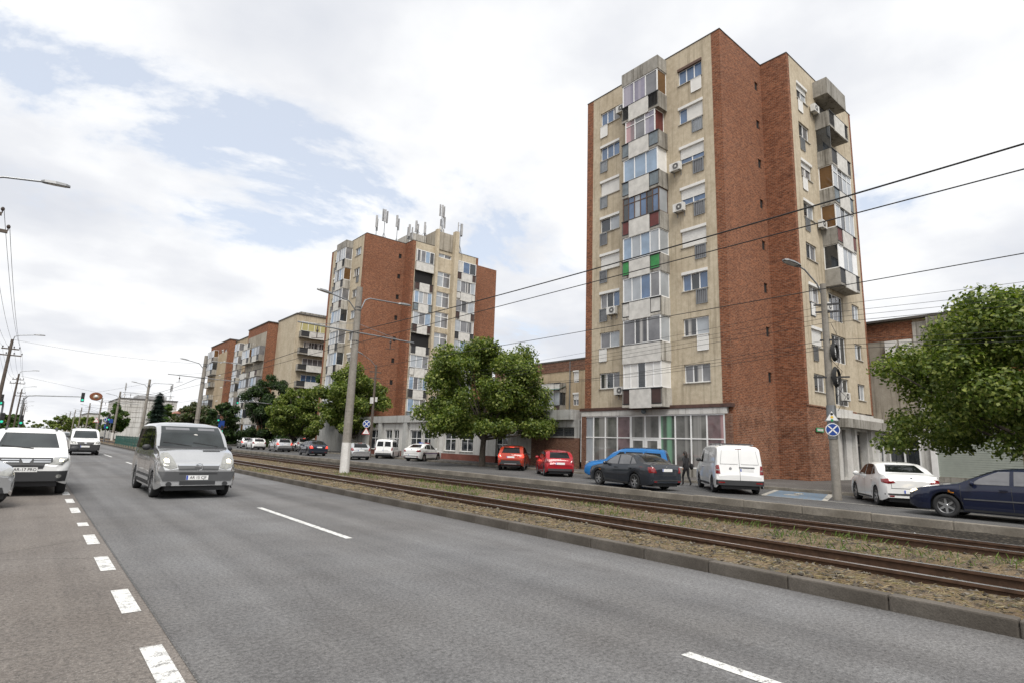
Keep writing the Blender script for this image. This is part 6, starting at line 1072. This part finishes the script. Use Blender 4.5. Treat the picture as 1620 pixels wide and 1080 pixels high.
tree('leafy_tree', 'round bright green tree beside the spruce', (22.4, 150, 0), 8.6, 1.6, 3.6, 3, 5000, .3, 'leaf_fresh', .2, seed=59, ncl=30); tree('leafy_tree', 'bright green tree between spruce and street pole', (13.9, 150, 0), 8.4, 1.4, 3.4, 3, 5000, .3, 'leaf_fresh', .2, seed=61, ncl=30)
for i, (x, y, h, rx) in enumerate(((9, 290, 8, 5), (15, 240, 7, 4), (-4, 170, 5.5, 3.6), (-7, 160, 5, 3.2), (16, 330, 9, 6), (-8, 330, 7, 6), (18, 420, 10, 9), (-8, 480, 9, 12), (8, 560, 10, 14))): tree('leafy_tree', ['hazy tree by the distant tram poles', 'dull tree beside the white shop', 'yellow green shrub-like tree by the near side poles', 'low green tree behind the parked cars', 'distant tree behind the far poles', 'distant tree on the near side', 'far tree at the bend of the street', 'far tree closing the street on the near side', 'farthest tree closing the street'][i], (x, y, 0), h, 1.2, rx, 3, 2600, .45, 'leaf_fresh' if i in (2, 3) else 'leaf_linden', .2, seed=70+i, ncl=22)
for i, (x, y, h, rx) in enumerate(((-11.5, 104, 10, 4), (-12, 118, 11, 4.5), (-15, 90, 10, 4))): tree('leafy_tree', ('unseen tall tree before the corner building, added for reflections', 'unseen tall tree beside the corner building, added for reflections', 'unseen tall tree set back from the near side poles, added for reflections')[i], (x, y, 0), h, 1.2, rx, 3, 7000, .28, 'leaf_linden', .2, seed=90+i, ncl=40)  # out-of-frame trees added as dark reflections for the minibus side windows
def spruce(base, h, r0, label):
    t = empty('spruce_tree', base, 0, label, 'tree', 'street trees'); V = []; F = []; random.seed(5)
    for i in range(2600):
        f = random.random()**.75; z = h*(.12+.88*f); R_ = r0*(1-f)**.85*(.75+.25*math.cos(f*60)); a = random.random()*6.283; q = random.random()**.5; p = Vector((math.cos(a)*R_*q, math.sin(a)*R_*q, z-.35*q)); d = Vector((math.cos(a), math.sin(a), -.35+random.uniform(-.2,.3)))*random.uniform(.35,.7); s = Vector((-math.sin(a), math.cos(a), random.uniform(-.3,.3)))*.13; b = len(V); V += [tuple(p-s), tuple(p+s), tuple(p+d+s*.3), tuple(p+d-s*.3)]; F.append((b, b+1, b+2, b+3))
    m = MB(); m.v = V; m.f = F; m.build('crown', 'needle', t); MB().tube([(0,0,-.2), (0,0,h*.97)], [.2, .02], 8).build('trunk', 'bark', t)
spruce((17.2, 120, 0), 9.0, 2.6, 'dark blue-green spruce in front of the department store')
def hedge(label, x0, x1, y0, y1, h, n, mat, seed):
    random.seed(seed); t = empty('hedge', ((x0+x1)/2, (y0+y1)/2, 0), 0, label, 'hedge'); cl = [(random.uniform(x0, x1)-(x0+x1)/2, random.uniform(y0, y1)-(y0+y1)/2, random.uniform(.2, h*.8), h*.45) for _ in range(40)]; V, F = leaf_cloud(cl, n, .16, 1); big_mesh('foliage', V, F, mat, t)
hedge('low dark hedge along the far pavement behind the queue', 27.8, 30, 84, 118, 1.9, 9000, 'leaf_dark', 3)
# ================================================================== PEOPLE
def person(label, pos, heading, H=1.68, top='cloth_black', legs='cloth_black', stride=.16, lean=.06, hair='hair_dark', longhair=False, arm=.2, bag=False, group='people walking'):
    k = H/1.70; t = empty('person', pos, heading, label, 'person', group)
    pts = {'pel': (0,0,.93), 'wst': (lean*.3,0,1.08), 'che': (lean*.7,0,1.28), 'nk': (lean*.9,0,1.45), 'hd': (lean+.02,0,1.54), 'hl': (.0,.09,.88), 'hr': (.0,-.09,.88), 'kl': (stride*.75+.05,.09,.50), 'kr': (-stride*.35+.03,-.09,.49), 'al': (stride,.09,.10), 'ar': (-stride-.06,-.09,.13), 'fl': (stride+.15,.10,.045), 'fr': (-stride+.06,-.10,.045),
           'sl': (lean*.8,.17,1.40), 'sr': (lean*.8,-.17,1.40), 'el': (-arm*.5,.23,1.14), 'er': (arm*.5+.03,-.23,1.14), 'wl': (-arm*.35+.08,.22,.92), 'wr': (arm+.12,-.20,.96)}
    rad = {'pel': (.135,.155), 'wst': (.105,.13), 'che': (.12,.16), 'nk': (.055,.055), 'hd': (.05,.05), 'hl': (.09,.09), 'hr': (.09,.09), 'kl': (.062,.062), 'kr': (.062,.062), 'al': (.042,.042), 'ar': (.042,.042), 'fl': (.035,.045), 'fr': (.035,.045), 'sl': (.065,.065), 'sr': (.065,.065), 'el': (.045,.045), 'er': (.045,.045), 'wl': (.032,.032), 'wr': (.032,.032)}
    ed = [('pel','wst'),('wst','che'),('che','nk'),('nk','hd'),('pel','hl'),('pel','hr'),('hl','kl'),('hr','kr'),('kl','al'),('kr','ar'),('al','fl'),('ar','fr'),('che','sl'),('che','sr'),('sl','el'),('sr','er'),('el','wl'),('er','wr')]; nm = list(pts)
    me = bpy.data.meshes.new('body'); me.from_pydata([tuple(c*k for c in pts[n]) for n in nm], [(nm.index(a), nm.index(b)) for a, b in ed], []); o = link('body', me, t); o.modifiers.new('skin', 'SKIN'); sk = me.skin_vertices[0].data
    for i, n in enumerate(nm): sk[i].radius = (rad[n][0]*k, rad[n][1]*k); sk[i].use_root = n == 'pel'
    s = o.modifiers.new('sub', 'SUBSURF'); s.levels = s.render_levels = 2; me.materials.append(MATS[top]); o.modifiers['skin'].use_smooth_shade = True
    dg = bpy.context.evaluated_depsgraph_get(); em = bpy.data.meshes.new_from_object(o.evaluated_get(dg)); o.modifiers.clear(); o.data = em; em.materials.clear(); em.materials.append(MATS[top]); em.materials.append(MATS[legs]); em.materials.append(MATS['shoe'])
    for p in em.polygons: z = p.center.z/k; p.material_index = 2 if z < .085 else (1 if z < .90 else 0)
    hd = Vector(pts['hd'])*k; m = MB(); m.sphere((hd.x+.02*k, 0, hd.z+.075*k), .105*k, 16, 12, (.95,.76,1.12)); m.sphere((hd.x+.125*k, 0, hd.z+.065*k), .018*k, 8, 6, (1,.8,1.4))
    for sg_ in (1, -1): m.sphere((hd.x+.01*k, sg_*.082*k, hd.z+.065*k), .022*k, 8, 6, (.7,.5,1.2))
    h_ = m.build('head', 'skin', t, smooth=True); m = MB(); m.sphere((hd.x-.005*k, 0, hd.z+.105*k), .112*k, 14, 10, (1.0,.84,.98))
    if longhair: m.sphere((hd.x-.07*k, 0, hd.z-.02*k), .10*k, 12, 8, (.6,.95,1.7))
    m.build('hair', hair, h_, smooth=True); m = MB()
    for sg_ in (1, -1): m.sphere((hd.x+.105*k, sg_*.034*k, hd.z+.09*k), .012*k, 6, 5)
    m.box(hd.x+.108*k, hd.x+.118*k, -.025*k, .025*k, hd.z+.016*k, hd.z+.024*k); m.build('eyes_and_mouth', 'hair_dark', h_)
    for w_, sg_ in (('wl', 1), ('wr', -1)):
        c = Vector(pts[w_])*k; m = MB(); m.sphere((c.x+.01, c.y, c.z-.045*k), .042*k, 8, 6, (.5,.85,1.15))
        for f in range(4): y = c.y+(f-1.5)*.019*k; L_ = (.065, .078, .075, .06)[f]*k; m.tube([(c.x+.01, y, c.z-.07*k), (c.x+.022*k, y, c.z-.07*k-L_*.55), (c.x+.04*k, y, c.z-.07*k-L_*.9)], [.0095*k, .0085*k, .006*k], 6)
        m.tube([(c.x+.03*k, c.y-sg_*.02*k, c.z-.03*k), (c.x+.055*k, c.y-sg_*.03*k, c.z-.07*k), (c.x+.06*k, c.y-sg_*.026*k, c.z-.10*k)], [.011*k, .0095*k, .007*k], 6); m.build('hand', 'skin', t, smooth=True)
    if bag: m = MB(); m.sphere((-.05, -.27, .98*k), .15, 10, 8, (.9,.45,1.0)); m.tube([(-.05,-.25,1.1*k), (.05,-.1,1.43*k), (.0,.12,1.40*k)], .012, 6); m.build('shoulder_bag', 'cloth_black', t, smooth=True)
    return t
person('woman in black with long dark hair walking beside the white panel van', (24.6, 16.15, 0), R(75), 1.60, longhair=True, bag=True)
person('person in a dark jacket standing at the tram stop behind the railing', (9.0, 70, .1), R(-60), 1.74, 'cloth_black', 'cloth_blue', .05)
person('person in dark clothes at the tram stop, nearer the minibus', (9.0, 66.2, .1), R(-120), 1.78, 'cloth_black', 'cloth_black', .05)
